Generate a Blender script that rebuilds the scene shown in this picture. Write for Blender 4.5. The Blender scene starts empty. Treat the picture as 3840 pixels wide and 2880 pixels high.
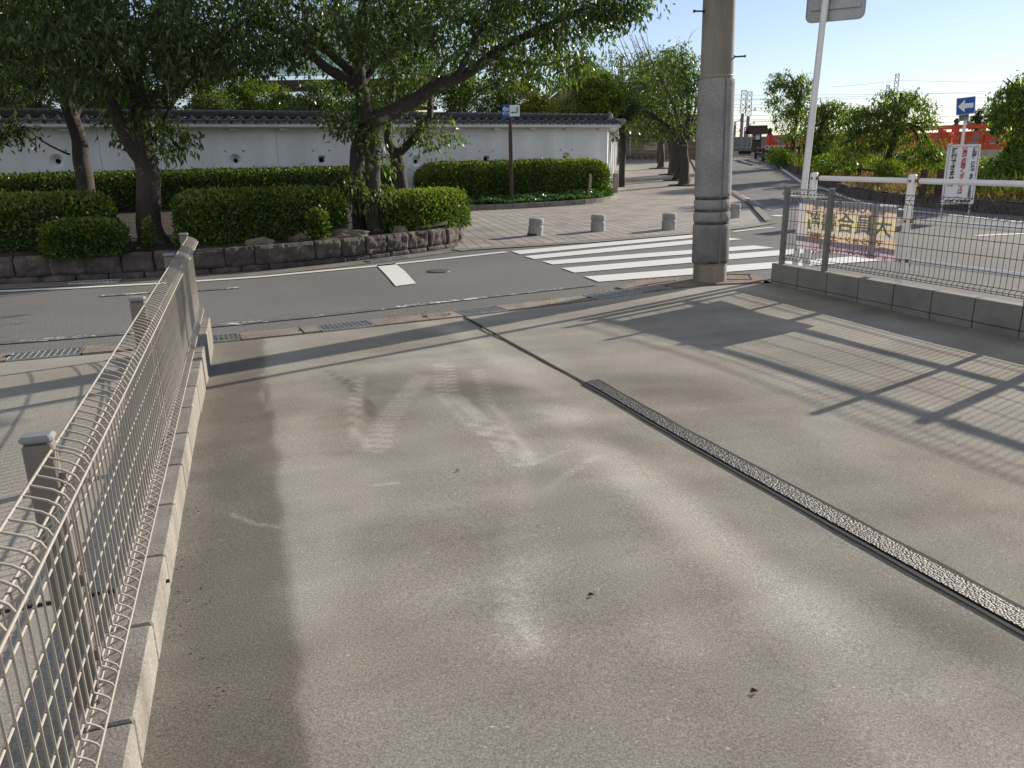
import bpy, bmesh, math, random
import numpy as np
from mathutils import Vector, Matrix, noise as mnoise

# ------------------------------------------------------------------ camera, sky, sun, exposure
SC = bpy.context.scene
COL = SC.collection
R = math.radians
EYE = 1.55
FPX = 2950.0                      # focal length in pixels of a 3840 px wide frame
PITCH, ROLL = R(16.5), R(0.9)
FW = np.array([0, math.cos(PITCH), -math.sin(PITCH)])
_u0 = np.cross(np.array([1.0, 0, 0]), FW)
RT = math.cos(ROLL) * np.array([1.0, 0, 0]) - math.sin(ROLL) * _u0
UP = math.cos(ROLL) * _u0 + math.sin(ROLL) * np.array([1.0, 0, 0])
cam = bpy.data.cameras.new('camera')
cam.sensor_width = 36.0
cam.lens = 36.0 * FPX / 3840.0
cam.clip_start, cam.clip_end = 0.05, 5000.0
camo = bpy.data.objects.new('camera', cam)
COL.objects.link(camo)
camo.matrix_world = Matrix(((RT[0], UP[0], -FW[0], 0), (RT[1], UP[1], -FW[1], 0), (RT[2], UP[2], -FW[2], EYE), (0, 0, 0, 1)))
SC.camera = camo

SUN_AZ, SUN_EL = R(40.0), R(17.5)  # azimuth measured from +X towards +Y
SUN_DIR = Vector((math.cos(SUN_AZ) * math.cos(SUN_EL), math.sin(SUN_AZ) * math.cos(SUN_EL), math.sin(SUN_EL)))
W = bpy.data.worlds.new('World')
SC.world = W
W.use_nodes = True
wn = W.node_tree
bg = wn.nodes['Background']
sky = wn.nodes.new('ShaderNodeTexSky')
sky.sky_type = 'NISHITA'
sky.sun_disc = False
sky.sun_elevation = SUN_EL
sky.sun_rotation = R(90.0) - SUN_AZ
sky.air_density = 1.0
sky.dust_density = 0.05
sky.ozone_density = 3.0
_tint = wn.nodes.new('ShaderNodeMix'); _tint.data_type = 'RGBA'; _tint.blend_type = 'MULTIPLY'
_tint.inputs[0].default_value = 1.0
_tint.inputs[7].default_value = (1.0, .955, 1.12, 1)
_sat = wn.nodes.new('ShaderNodeHueSaturation'); _sat.inputs['Saturation'].default_value = .80
wn.links.new(sky.outputs[0], _tint.inputs[6]); wn.links.new(_tint.outputs[2], _sat.inputs['Color'])
# added bright cloud behind the camera, out of view, to raise the fill light
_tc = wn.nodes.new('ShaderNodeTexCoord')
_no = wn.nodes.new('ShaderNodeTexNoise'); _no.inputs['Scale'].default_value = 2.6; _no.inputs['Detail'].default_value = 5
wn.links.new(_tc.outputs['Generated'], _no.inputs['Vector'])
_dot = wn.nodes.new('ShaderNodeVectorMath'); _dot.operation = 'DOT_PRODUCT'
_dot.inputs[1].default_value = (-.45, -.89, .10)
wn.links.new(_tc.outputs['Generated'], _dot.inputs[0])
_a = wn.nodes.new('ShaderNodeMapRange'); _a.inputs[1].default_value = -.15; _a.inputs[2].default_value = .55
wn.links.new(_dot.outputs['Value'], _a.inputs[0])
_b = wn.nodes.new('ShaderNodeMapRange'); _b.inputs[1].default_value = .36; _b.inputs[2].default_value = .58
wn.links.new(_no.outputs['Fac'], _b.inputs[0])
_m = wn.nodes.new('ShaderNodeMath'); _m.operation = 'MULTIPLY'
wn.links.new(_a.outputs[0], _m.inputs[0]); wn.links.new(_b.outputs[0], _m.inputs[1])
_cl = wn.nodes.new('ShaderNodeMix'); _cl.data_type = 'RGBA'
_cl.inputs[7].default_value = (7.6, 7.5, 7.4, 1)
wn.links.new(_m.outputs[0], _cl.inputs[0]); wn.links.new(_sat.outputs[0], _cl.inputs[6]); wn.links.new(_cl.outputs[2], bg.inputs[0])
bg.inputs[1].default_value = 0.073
sl = bpy.data.lights.new('sun', 'SUN')
sl.energy = 4.5
sl.angle = R(0.53)
sl.color = (1.0, 0.90, 0.76)
so = bpy.data.objects.new('sun', sl)
COL.objects.link(so)
so.rotation_euler = SUN_DIR.to_track_quat('Z', 'Y').to_euler()
SC.view_settings.view_transform = 'Standard'
SC.view_settings.look = 'None'
SC.view_settings.exposure = 0.80
SC.view_settings.gamma = 1.0
SC.cycles.max_bounces = 6
SC.cycles.transparent_max_bounces = 8
SC.cycles.use_denoising = True

rng = np.random.default_rng(11)
random.seed(5)


# ------------------------------------------------------------------ survey helpers (points of the place)
def _ray(px, py):
    return FW + RT * ((px - 1920) / FPX) - UP * ((py - 1440) / FPX)


def at(px, py, y):
    """surveyed point on the sight line at distance y in front of the viewpoint"""
    d = _ray(px, py)
    t = y / d[1]
    return np.array([0, 0, EYE]) + t * d


def gz(y):
    """height of the road and the path: flat, then climbing to the bridge"""
    return 0.032 * max(0.0, min(y, 54.0) - 26.0)


def gp(px, py, off=0.0):
    z = 0.0
    for _ in range(60):
        d = _ray(px, py)
        t = (min(z + off, EYE - .01) - EYE) / d[2]
        p = t * d
        z = .7 * z + .3 * gz(p[1])
    return (p[0], p[1])


# ------------------------------------------------------------------ object helpers
ROOTLOC = {}


def tag(o, label=None, cat=None, group=None, kind=None):
    if label: o['label'] = label
    if cat: o['category'] = cat
    if group: o['group'] = group
    if kind: o['kind'] = kind
    return o


def thing(name, label, cat, loc, group=None):
    o = bpy.data.objects.new(name, None)
    o.empty_display_size = 0.2
    COL.objects.link(o)
    o.location = loc
    ROOTLOC[o.name] = Vector(loc)
    return tag(o, label, cat, group)


def link_mesh(name, me, mats, parent=None):
    o = bpy.data.objects.new(name, me)
    COL.objects.link(o)
    for m in (mats if isinstance(mats, (list, tuple)) else [mats]):
        me.materials.append(m)
    if parent is not None:
        o.parent = parent
        ROOTLOC[o.name] = ROOTLOC[parent.name]
    return o


class MB:
    """collects shapes; build() links them as ONE mesh object"""

    def __init__(s):
        s.v = []; s.f = []; s.m = []; s.sm = []

    def add(s, verts, faces, mi=0, smooth=False):
        k = len(s.v)
        s.v.extend([tuple(map(float, p)) for p in verts])
        for f in faces:
            s.f.append(tuple(i + k for i in f)); s.m.append(mi); s.sm.append(smooth)
        return s

    def box(s, c, size, rot=0.0, mi=0, bev=0.0):
        hx, hy, hz = size[0] / 2, size[1] / 2, size[2] / 2
        ca, sa = math.cos(rot), math.sin(rot)

        def T(x, y, z): return (c[0] + x * ca - y * sa, c[1] + x * sa + y * ca, c[2] + z)
        if bev <= 0:
            vs = [T(x, y, z) for z in (-hz, hz) for x, y in ((-hx, -hy), (hx, -hy), (hx, hy), (-hx, hy))]
            s.add(vs, [(3, 2, 1, 0), (4, 5, 6, 7), (0, 1, 5, 4), (1, 2, 6, 5), (2, 3, 7, 6), (3, 0, 4, 7)], mi)
        else:
            b = min(bev, hx * .9, hy * .9, hz * .9)
            oc = [(-hx + b, -hy), (hx - b, -hy), (hx, -hy + b), (hx, hy - b), (hx - b, hy), (-hx + b, hy), (-hx, hy - b), (-hx, -hy + b)]
            ic = [(x * (hx - b) / hx, y * (hy - b) / hy) for x, y in oc]
            vs = [T(x, y, -hz) for x, y in ic] + [T(x, y, -hz + b) for x, y in oc] + [T(x, y, hz - b) for x, y in oc] + [T(x, y, hz) for x, y in ic]
            fs = [tuple(range(7, -1, -1)), tuple(range(24, 32))]
            for r in range(3):
                for i in range(8):
                    j = (i + 1) % 8
                    fs.append((r * 8 + i, r * 8 + j, r * 8 + 8 + j, r * 8 + 8 + i))
            s.add(vs, fs, mi)
        return s

    def obox(s, p0, p1, w, h, up=(0, 0, 1), mi=0):
        """bar of section w x h from p0 to p1"""
        p0, p1 = Vector(p0), Vector(p1)
        d = (p1 - p0).normalized()
        u = Vector(up)
        sd = d.cross(u)
        if sd.length < 1e-5: sd = d.cross(Vector((1, 0, 0)))
        sd.normalize()
        u = sd.cross(d)
        vs = []
        for p in (p0, p1):
            for a, b in ((-1, -1), (1, -1), (1, 1), (-1, 1)):
                vs.append(p + sd * (a * w / 2) + u * (b * h / 2))
        s.add(vs, [(0, 1, 2, 3), (7, 6, 5, 4), (0, 4, 5, 1), (1, 5, 6, 2), (2, 6, 7, 3), (3, 7, 4, 0)], mi)
        return s

    def tube(s, pts, rad, n=8, mi=0, caps=True, smooth=True):
        pts = [Vector(p) for p in pts]
        if not isinstance(rad, (list, tuple, np.ndarray)): rad = [rad] * len(pts)
        rings = []
        ref = None
        for i, p in enumerate(pts):
            d = (pts[min(i + 1, len(pts) - 1)] - pts[max(i - 1, 0)])
            d.normalize()
            if ref is None:
                ref = Vector((0, 0, 1)) if abs(d.z) < .9 else Vector((1, 0, 0))
            a = d.cross(ref) if i == 0 else a - d * a.dot(d)
            if a.length < 1e-4: a = d.cross(Vector((0.3, 1, 0)))
            a.normalize()
            b = d.cross(a)
            rings.append([p + (a * math.cos(2 * math.pi * k / n) + b * math.sin(2 * math.pi * k / n)) * rad[i] for k in range(n)])
        vs = [q for r in rings for q in r]
        fs = []
        for i in range(len(pts) - 1):
            for k in range(n):
                j = (k + 1) % n
                fs.append((i * n + k, (i + 1) * n + k, (i + 1) * n + j, i * n + j))
        s.add(vs, fs, mi, smooth)
        if caps:
            s.add(rings[0], [tuple(range(n))], mi)
            s.add(rings[-1], [tuple(range(n - 1, -1, -1))], mi)
        return s

    def lathe(s, c, prof, n=24, mi=0, smooth=True):
        """prof: list of (r, z)"""
        vs = []
        for r, z in prof:
            for k in range(n):
                a = 2 * math.pi * k / n
                vs.append((c[0] + r * math.cos(a), c[1] + r * math.sin(a), c[2] + z))
        fs = []
        for i in range(len(prof) - 1):
            for k in range(n):
                j = (k + 1) % n
                fs.append((i * n + k, i * n + j, (i + 1) * n + j, (i + 1) * n + k))
        s.add(vs, fs, mi, smooth)
        s.add(vs[-n:], [tuple(range(n))], mi)
        s.add(vs[:n], [tuple(range(n - 1, -1, -1))], mi)
        return s

    def prism(s, poly, z0, z1, mi=0):
        n = len(poly)
        zf = z0 if callable(z0) else (lambda x, y: z0)
        zt = z1 if callable(z1) else (lambda x, y: z1)
        vs = [(x, y, zf(x, y)) for x, y in poly] + [(x, y, zt(x, y)) for x, y in poly]
        fs = [tuple(range(n - 1, -1, -1)), tuple(range(n, 2 * n))] + [(i, (i + 1) % n, n + (i + 1) % n, n + i) for i in range(n)]
        return s.add(vs, fs, mi)

    def build(s, name, mats, parent=None, tri=False):
        me = bpy.data.meshes.new(name)
        off = ROOTLOC[parent.name] if parent is not None else Vector((0, 0, 0))
        me.from_pydata([(x - off.x, y - off.y, z - off.z) for x, y, z in s.v], [], s.f)
        me.polygons.foreach_set('material_index', s.m)
        me.polygons.foreach_set('use_smooth', s.sm)
        if tri:
            bm = bmesh.new(); bm.from_mesh(me)
            bmesh.ops.triangulate(bm, faces=bm.faces[:])
            bm.to_mesh(me); bm.free()
        me.update()
        return link_mesh(name, me, mats, parent)


def np_mesh(name, V, F, mats, parent=None, smooth=False, attrs=None):
    """V (n,3), F (m,k) arrays, k = 3 or 4; attrs: point float attributes"""
    if parent is not None:
        o = ROOTLOC[parent.name]
        V = V - np.array([o.x, o.y, o.z])
    me = bpy.data.meshes.new(name)
    k = F.shape[1]
    me.vertices.add(len(V)); me.vertices.foreach_set('co', V.astype(np.float32).ravel())
    me.loops.add(F.size); me.loops.foreach_set('vertex_index', F.astype(np.int32).ravel())
    me.polygons.add(len(F))
    me.polygons.foreach_set('loop_start', np.arange(0, F.size, k, dtype=np.int32))
    me.polygons.foreach_set('use_smooth', np.full(len(F), smooth))
    me.update(calc_edges=True)
    me.validate()
    for an, av in (attrs or {}).items():
        a = me.attributes.new(an, 'FLOAT', 'POINT')
        a.data.foreach_set('value', av.astype(np.float32))
    return link_mesh(name, me, mats, parent)


# ------------------------------------------------------------------ materials
def nmat(name):
    m = bpy.data.materials.new(name)
    m.use_nodes = True
    nt = m.node_tree
    return m, nt, nt.nodes['Principled BSDF']


def ramp(nt, fac, stops):
    r = nt.nodes.new('ShaderNodeValToRGB')
    e = r.color_ramp.elements
    while len(e) < len(stops): e.new(0.5)
    for i, (p, c) in enumerate(stops):
        e[i].position = p
        e[i].color = (*c, 1) if len(c) == 3 else c
    nt.links.new(fac, r.inputs[0])
    return r.outputs[0]


def tex(nt, scale, detail=4, rough=.55, stretch=None, dist=0.0, vec=None):
    n = nt.nodes.new('ShaderNodeTexNoise')
    n.inputs['Scale'].default_value = scale
    n.inputs['Detail'].default_value = detail
    n.inputs['Roughness'].default_value = rough
    n.inputs['Distortion'].default_value = dist
    if vec is None:
        tc = nt.nodes.new('ShaderNodeTexCoord')
        vec = tc.outputs['Object']
    if stretch:
        mp = nt.nodes.new('ShaderNodeMapping')
        mp.inputs['Scale'].default_value = stretch
        nt.links.new(vec, mp.inputs[0]); vec = mp.outputs[0]
    nt.links.new(vec, n.inputs['Vector'])
    return n.outputs['Fac']


def mixc(nt, fac, a, b, mode='MIX'):
    x = nt.nodes.new('ShaderNodeMix')
    x.data_type = 'RGBA'; x.blend_type = mode
    if isinstance(fac, (int, float)): x.inputs[0].default_value = fac
    else: nt.links.new(fac, x.inputs[0])
    for i, c in ((6, a), (7, b)):
        if isinstance(c, tuple): x.inputs[i].default_value = (*c, 1) if len(c) == 3 else c
        else: nt.links.new(c, x.inputs[i])
    return x.outputs[2]


def mathn(nt, op, a, b=0.0, clamp=False):
    x = nt.nodes.new('ShaderNodeMath'); x.operation = op; x.use_clamp = clamp
    for i, c in ((0, a), (1, b)):
        if isinstance(c, (int, float)): x.inputs[i].default_value = c
        else: nt.links.new(c, x.inputs[i])
    return x.outputs[0]


def bump(nt, bsdf, h, strength, dist=0.01):
    b = nt.nodes.new('ShaderNodeBump')
    b.inputs['Strength'].default_value = strength
    b.inputs['Distance'].default_value = dist
    nt.links.new(h, b.inputs['Height'])
    nt.links.new(b.outputs[0], bsdf.inputs['Normal'])


def surf(name, c1, c2, scale=3.0, rough=.8, fine=(120, .25), bmp=(.3, .004), spec=.3, stretch=None, metal=0.0, third=None):
    m, nt, b = nmat(name)
    stops = [(.3, c1), (.7, c2)] if third is None else [(.25, c1), (.55, c2), (.8, third)]
    c = ramp(nt, tex(nt, scale, 5, stretch=stretch), stops)
    if fine:
        f = tex(nt, fine[0], 3, .7)
        g = ramp(nt, f, [(.25, (1 - fine[1],) * 3), (.75, (1 + fine[1],) * 3)])
        c = mixc(nt, 1.0, c, g, 'MULTIPLY')
        if bmp: bump(nt, b, f, bmp[0], bmp[1])
    nt.links.new(c, b.inputs['Base Color'])
    b.inputs['Roughness'].default_value = rough
    b.inputs['Specular IOR Level'].default_value = spec
    b.inputs['Metallic'].default_value = metal
    return m


def leafmat(name, dark, mid, light, trans=.38, rough=.42):
    m, nt, b = nmat(name)
    a = nt.nodes.new('ShaderNodeAttribute'); a.attribute_name = 'tint'
    c = ramp(nt, a.outputs['Fac'], [(0.0, dark), (.55, mid), (1.0, light)])
    nt.links.new(c, b.inputs['Base Color'])
    b.inputs['Roughness'].default_value = rough
    b.inputs['Specular IOR Level'].default_value = .45
    t = nt.nodes.new('ShaderNodeBsdfTranslucent')
    tc = mixc(nt, 1.0, c, (1.5, 1.6, .55), 'MULTIPLY')
    nt.links.new(tc, t.inputs[0])
    mx = nt.nodes.new('ShaderNodeMixShader'); mx.inputs[0].default_value = trans
    nt.links.new(b.outputs[0], mx.inputs[1]); nt.links.new(t.outputs[0], mx.inputs[2])
    nt.links.new(mx.outputs[0], nt.nodes['Material Output'].inputs[0])
    return m


def markmat(name, wear, col=(.72, .72, .70)):
    m, nt, b = nmat(name)
    n1 = tex(nt, 14, 8, .75); n2 = tex(nt, 1.6, 3)
    s = mathn(nt, 'ADD', mathn(nt, 'MULTIPLY', n1, .7), mathn(nt, 'MULTIPLY', n2, .3))
    f = ramp(nt, s, [(wear - .03, (0, 0, 0)), (wear + .03, (1, 1, 1))])
    asp = ramp(nt, tex(nt, 140, 3, .7), [(.3, (.07, .07, .072)), (.75, (.2, .2, .2))])
    c2 = mixc(nt, 1.0, (col[0], col[1], col[2]), ramp(nt, tex(nt, 60, 4), [(.3, (.82,) * 3), (.7, (1.05,) * 3)]), 'MULTIPLY')
    nt.links.new(mixc(nt, f, asp, c2), b.inputs['Base Color'])
    b.inputs['Roughness'].default_value = .7
    return m


def asphalt_mat():
    m, nt, b = nmat('asphalt')
    big = ramp(nt, tex(nt, .35, 4), [(.3, (.165, .162, .160)), (.7, (.215, .211, .207))])
    f = tex(nt, 75, 3, .75)
    v = nt.nodes.new('ShaderNodeTexVoronoi'); v.inputs['Scale'].default_value = 130
    tc = nt.nodes.new('ShaderNodeTexCoord'); nt.links.new(tc.outputs['Object'], v.inputs['Vector'])
    g = ramp(nt, f, [(.3, (.4,) * 3), (.5, (1,) * 3), (.72, (1.9,) * 3)])
    g2 = ramp(nt, v.outputs['Distance'], [(.0, (1.35,) * 3), (.6, (.75,) * 3)])
    c = mixc(nt, 1.0, mixc(nt, 1.0, big, g, 'MULTIPLY'), g2, 'MULTIPLY')
    nt.links.new(c, b.inputs['Base Color'])
    b.inputs['Roughness'].default_value = .9
    b.inputs['Specular IOR Level'].default_value = .1
    bump(nt, b, f, .7, .004)
    return m


def concrete_lot_mat():
    m, nt, b = nmat('lot_concrete')
    a = nt.nodes.new('ShaderNodeAttribute'); a.attribute_name = 'stain'
    c = ramp(nt, a.outputs['Fac'], [(0.0, (.085, .078, .065)), (.35, (.165, .153, .130)), (.6, (.265, .251, .218)), (1.0, (.45, .432, .385))])
    f = tex(nt, 150, 4, .8)
    g = ramp(nt, f, [(.25, (.36,) * 3), (.5, (1,) * 3), (.75, (1.8,) * 3)])
    sp = ramp(nt, tex(nt, 240, 1, .5), [(.67, (1,) * 3), (.75, (1.9,) * 3)])
    sp2 = ramp(nt, tex(nt, 55, 1, .5), [(.74, (1,) * 3), (.78, (1.6,) * 3)])
    col = ramp(nt, tex(nt, 1.1, 4), [(.3, (1.04, 1.0, .95)), (.7, (.97, 1.0, 1.02))])
    c = mixc(nt, 1.0, mixc(nt, 1.0, c, g, 'MULTIPLY'), sp, 'MULTIPLY')
    c = mixc(nt, 1.0, mixc(nt, 1.0, c, col, 'MULTIPLY'), sp2, 'MULTIPLY')
    nt.links.new(c, b.inputs['Base Color'])
    b.inputs['Roughness'].default_value = .95
    b.inputs['Specular IOR Level'].default_value = .06
    bump(nt, b, f, .4, .003)
    return m


def paving_mat():
    m, nt, b = nmat('block_paving')
    tc = nt.nodes.new('ShaderNodeTexCoord')
    mp = nt.nodes.new('ShaderNodeMapping'); mp.inputs['Rotation'].default_value = (0, 0, R(-12))
    nt.links.new(tc.outputs['Object'], mp.inputs[0])
    br = nt.nodes.new('ShaderNodeTexBrick')
    br.offset = 0.0
    for k, v in (('Scale', 1.0), ('Mortar Size', .012), ('Mortar Smooth', .2), ('Brick Width', .23), ('Row Height', .23), ('Bias', 0.0)):
        br.inputs[k].default_value = v
    br.inputs['Color1'].default_value = (.27, .245, .215, 1)
    br.inputs['Color2'].default_value = (.36, .33, .29, 1)
    br.inputs['Mortar'].default_value = (.085, .08, .07, 1)
    nt.links.new(mp.outputs[0], br.inputs['Vector'])
    g = ramp(nt, tex(nt, 1.2, 5), [(.3, (.72,) * 3), (.7, (1.15,) * 3)])
    g2 = ramp(nt, tex(nt, 60, 3, .7), [(.3, (.8,) * 3), (.7, (1.2,) * 3)])
    c = mixc(nt, 1.0, mixc(nt, 1.0, br.outputs['Color'], g, 'MULTIPLY'), g2, 'MULTIPLY')
    nt.links.new(c, b.inputs['Base Color'])
    b.inputs['Roughness'].default_value = .8
    inv = mathn(nt, 'SUBTRACT', 1.0, br.outputs['Fac'])
    bump(nt, b, inv, .6, .006)
    return m


def bark_mat(name, c1, c2, lichen):
    m, nt, b = nmat(name)
    n1 = tex(nt, 6, 6, .65, stretch=(1, 1, 5)); n2 = tex(nt, 22, 5, .7, stretch=(1, 1, 3.5))
    c = ramp(nt, n2, [(.3, c1), (.7, c2)])
    c = mixc(nt, ramp(nt, tex(nt, 3.2, 4), [(.60, (0, 0, 0)), (.68, (1, 1, 1))]), c, lichen)
    nt.links.new(c, b.inputs['Base Color'])
    b.inputs['Roughness'].default_value = .9
    bump(nt, b, n2, .9, .03)
    return m


def stone_mat(name, c1, c2, c3):
    m, nt, b = nmat(name)
    n = tex(nt, 5, 7, .65)
    c = ramp(nt, n, [(.28, c1), (.5, c2), (.72, c3)])
    f = tex(nt, 45, 5, .75)
    c = mixc(nt, 1.0, c, ramp(nt, f, [(.25, (.55,) * 3), (.75, (1.45,) * 3)]), 'MULTIPLY')
    nt.links.new(c, b.inputs['Base Color'])
    b.inputs['Roughness'].default_value = .88
    bump(nt, b, f, .8, .012)
    return m


M = {}
M['asphalt'] = asphalt_mat()
M['lot'] = concrete_lot_mat()
M['paving'] = paving_mat()
M['mark'] = markmat('road_paint', .34)
M['mark_worn'] = markmat('worn_road_paint', .56)
M['mark_faint'] = markmat('faint_road_paint', .53)
M['gutter'] = surf('gutter_concrete', (.17, .15, .125), (.30, .27, .225), 4, .85, (70, .5), (.6, .006))
M['kerb'] = surf('kerb_concrete', (.13, .12, .105), (.24, .225, .20), 3, .85, (80, .35), (.5, .004))
M['dark'] = surf('dark_void', (.012, .012, .013), (.02, .02, .02), 3, .9, None)
M['galv'] = surf('galvanised_steel', (.36, .37, .37), (.52, .53, .52), 8, .45, (60, .1), None, .5, metal=.55)
M['fence'] = surf('bronze_coated_steel', (.31, .285, .245), (.37, .34, .295), 6, .6, None, None, .3)
M['fence_post'] = surf('bronze_post_steel', (.15, .135, .118), (.19, .172, .15), 6, .5, None, None, .4)
M['fence_grey'] = surf('grey_coated_steel', (.06, .057, .053), (.085, .08, .075), 6, .6, None, None, .2)
M['post_grey'] = surf('dull_grey_steel', (.15, .148, .145), (.20, .198, .193), 8, .55, (50, .1), None, .3)
M['cap'] = surf('grey_plastic_cap', (.20, .205, .205), (.26, .265, .265), 8, .5, None)
M['block'] = surf('concrete_block', (.115, .115, .108), (.21, .205, .19), 2.2, .9, (150, .3), (.5, .003), third=(.16, .15, .13))
M['block_light'] = surf('pale_block_wall', (.17, .158, .138), (.29, .272, .24), 2.5, .9, (110, .4), (.6, .004), stretch=(3, 3, .6))
M['mortar'] = surf('dark_joint', (.02, .02, .02), (.035, .033, .03), 5, .9, None)
M['white_paint'] = surf('white_painted_steel', (.66, .67, .68), (.78, .79, .79), 4, .35, (40, .06), None, .5)
M['rust'] = surf('rusty_steel', (.16, .07, .03), (.30, .17, .08), 20, .8, (60, .3), None)
M['pole'] = surf('pole_concrete', (.15, .135, .115), (.30, .275, .24), 1.6, .85, (130, .2), (.3, .002), stretch=(2.5, 2.5, .5))
M['bolt'] = surf('dark_bolt', (.03, .028, .027), (.05, .045, .04), 8, .6, None)
M['hedge'] = leafmat('hedge_leaf', (.022, .047, .010), (.058, .105, .018), (.20, .245, .045), .35, .36)
M['hedge_dark_core'] = surf('hedge_dark_core', (.012, .016, .008), (.03, .034, .015), 9, .9, (60, .4), None)
M['cherry'] = leafmat('cherry_leaf', (.024, .046, .016), (.068, .108, .034), (.19, .245, .08), .42, .33)
M['weep'] = leafmat('weeping_cherry_leaf', (.035, .062, .014), (.09, .145, .025), (.22, .28, .05), .48, .38)
M['garden'] = leafmat('garden_leaf', (.03, .06, .008), (.09, .15, .015), (.26, .30, .03), .42)
M['gold'] = leafmat('golden_leaf', (.10, .11, .012), (.22, .21, .02), (.40, .34, .03), .4)
M['pine'] = leafmat('pine_needle', (.015, .035, .012), (.03, .065, .018), (.07, .11, .025), .2)
M['ivy'] = leafmat('ivy_leaf', (.025, .07, .02), (.06, .14, .035), (.17, .27, .09), .25, .35)
M['grass'] = leafmat('bank_grass', (.06, .09, .015), (.14, .17, .03), (.30, .27, .09), .35, .6)
M['straw'] = leafmat('dry_grass', (.16, .11, .05), (.30, .21, .10), (.44, .34, .18), .3, .7)
M['litter'] = leafmat('dry_leaf', (.05, .025, .012), (.13, .07, .03), (.25, .17, .09), .1, .8)
M['bark'] = bark_mat('cherry_bark', (.028, .023, .021), (.088, .075, .066), (.23, .22, .20))
M['bark_dark'] = bark_mat('dark_bark', (.022, .019, .017), (.06, .052, .046), (.11, .10, .085))
M['stone'] = stone_mat('planter_stone', (.028, .024, .023), (.07, .058, .054), (.16, .128, .112))
M['rock'] = stone_mat('rough_rock', (.06, .053, .044), (.135, .115, .092), (.25, .21, .165))
M['granite'] = stone_mat('bollard_granite', (.21, .205, .195), (.32, .31, .295), (.42, .41, .39))
M['soil'] = surf('garden_soil', (.022, .017, .013), (.065, .05, .038), 3, .95, (45, .5), (.8, .02))
M['plaster'] = surf('white_plaster', (.60, .615, .62), (.75, .76, .76), 1.1, .85, (9, .06), None, stretch=(1.6, 1.6, .22))
M['eave'] = surf('eave_plaster', (.60, .59, .56), (.70, .69, .66), 1.5, .85, (25, .06), None)
M['tile'] = surf('smoked_roof_tile', (.016, .0165, .018), (.038, .039, .042), 5, .42, (30, .25), None, .5)
M['tile_edge'] = surf('tile_edge_highlight', (.10, .102, .105), (.24, .24, .24), 6, .6, (30, .2), None)  # paler than the tiles: highlights along the lips put into the colour
M['brown'] = surf('brown_painted_post', (.035, .022, .020), (.05, .032, .029), 5, .5, None, None, .4)
M['sign_blue'] = surf('sign_blue', (.012, .09, .33), (.016, .105, .37), 3, .4, None)
M['sign_white'] = surf('sign_white', (.68, .70, .72), (.74, .76, .77), 3, .45, None)
M['sign_green'] = surf('sign_green', (.01, .19, .13), (.012, .21, .145), 3, .45, None)
M['ink'] = surf('sign_black', (.018, .018, .02), (.03, .03, .032), 5, .5, None)
M['ink_red'] = surf('sign_red', (.46, .035, .07), (.52, .05, .09), 5, .5, None)
M['frame_plum'] = surf('sign_frame_line', (.20, .09, .13), (.26, .13, .17), 5, .5, None)
M['alu'] = surf('aluminium_plate', (.26, .265, .27), (.38, .38, .375), 2.5, .45, (30, .15), None, .5, metal=.5, stretch=(1, 1, .3))
M['vermilion'] = surf('vermilion_paint', (.42, .05, .018), (.55, .085, .03), 3, .5, (20, .12), None, .4)
M['timber'] = surf('dark_timber', (.03, .022, .018), (.075, .055, .045), 4, .85, (40, .3), (.4, .01), stretch=(1, 1, 4))
M['stakewood'] = surf('weathered_wood', (.20, .165, .125), (.34, .285, .22), 10, .85, (50, .3), None, stretch=(1, 1, .2))
M['paper'] = surf('lantern_panel', (.66, .69, .72), (.74, .76, .78), 3, .6, None)
M['deck'] = surf('bridge_concrete', (.30, .275, .235), (.46, .43, .37), 1.2, .85, (10, .2), None, stretch=(3, 3, .6))
M['barrier'] = surf('noise_barrier_grey', (.14, .15, .155), (.20, .21, .215), .5, .7, None, None)
M['barrier_light'] = surf('barrier_pale', (.36, .38, .39), (.44, .46, .47), .5, .7, None, None)
M['mast'] = surf('railway_mast_steel', (.15, .145, .15), (.23, .22, .225), 2, .6, None, None, .4, metal=.3)
M['wire'] = surf('overhead_wire', (.16, .165, .175), (.2, .205, .21), 2, .6, None, None)
M['copper'] = surf('verdigris_roof', (.30, .43, .40), (.42, .56, .52), 2, .6, (20, .1), None)
M['grey_roof'] = surf('grey_roof_tile', (.15, .145, .14), (.24, .235, .225), 3, .7, (20, .2), None)
M['house_wall'] = surf('house_plaster', (.62, .60, .55), (.74, .72, .67), 1, .8, None, None)
M['wood_wall'] = surf('layered_mud_wall', (.12, .095, .068), (.24, .185, .125), 2.0, .9, (12, .35), (.5, .03), stretch=(.5, .5, 7))
M['water'] = surf('river_water', (.035, .05, .05), (.06, .075, .07), .6, .12, None, None, .5)
M['ground'] = surf('earth', (.09, .085, .05), (.15, .14, .08), .3, .95, (8, .3), None)
M['lamp'] = surf('amber_lens', (.75, .08, .01), (.85, .12, .02), 8, .25, None)


def two_side(name, col, trans):
    m, nt, b = nmat(name)
    n = ramp(nt, tex(nt, 3.0, 3), [(.3, tuple(c * .9 for c in col)), (.7, tuple(min(1, c * 1.06) for c in col))])
    nt.links.new(n, b.inputs['Base Color'])
    b.inputs['Roughness'].default_value = .7
    t = nt.nodes.new('ShaderNodeBsdfTranslucent'); nt.links.new(n, t.inputs[0])
    mx = nt.nodes.new('ShaderNodeMixShader'); mx.inputs[0].default_value = trans
    nt.links.new(b.outputs[0], mx.inputs[1]); nt.links.new(t.outputs[0], mx.inputs[2])
    nt.links.new(mx.outputs[0], nt.nodes['Material Output'].inputs[0])
    return m


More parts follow.
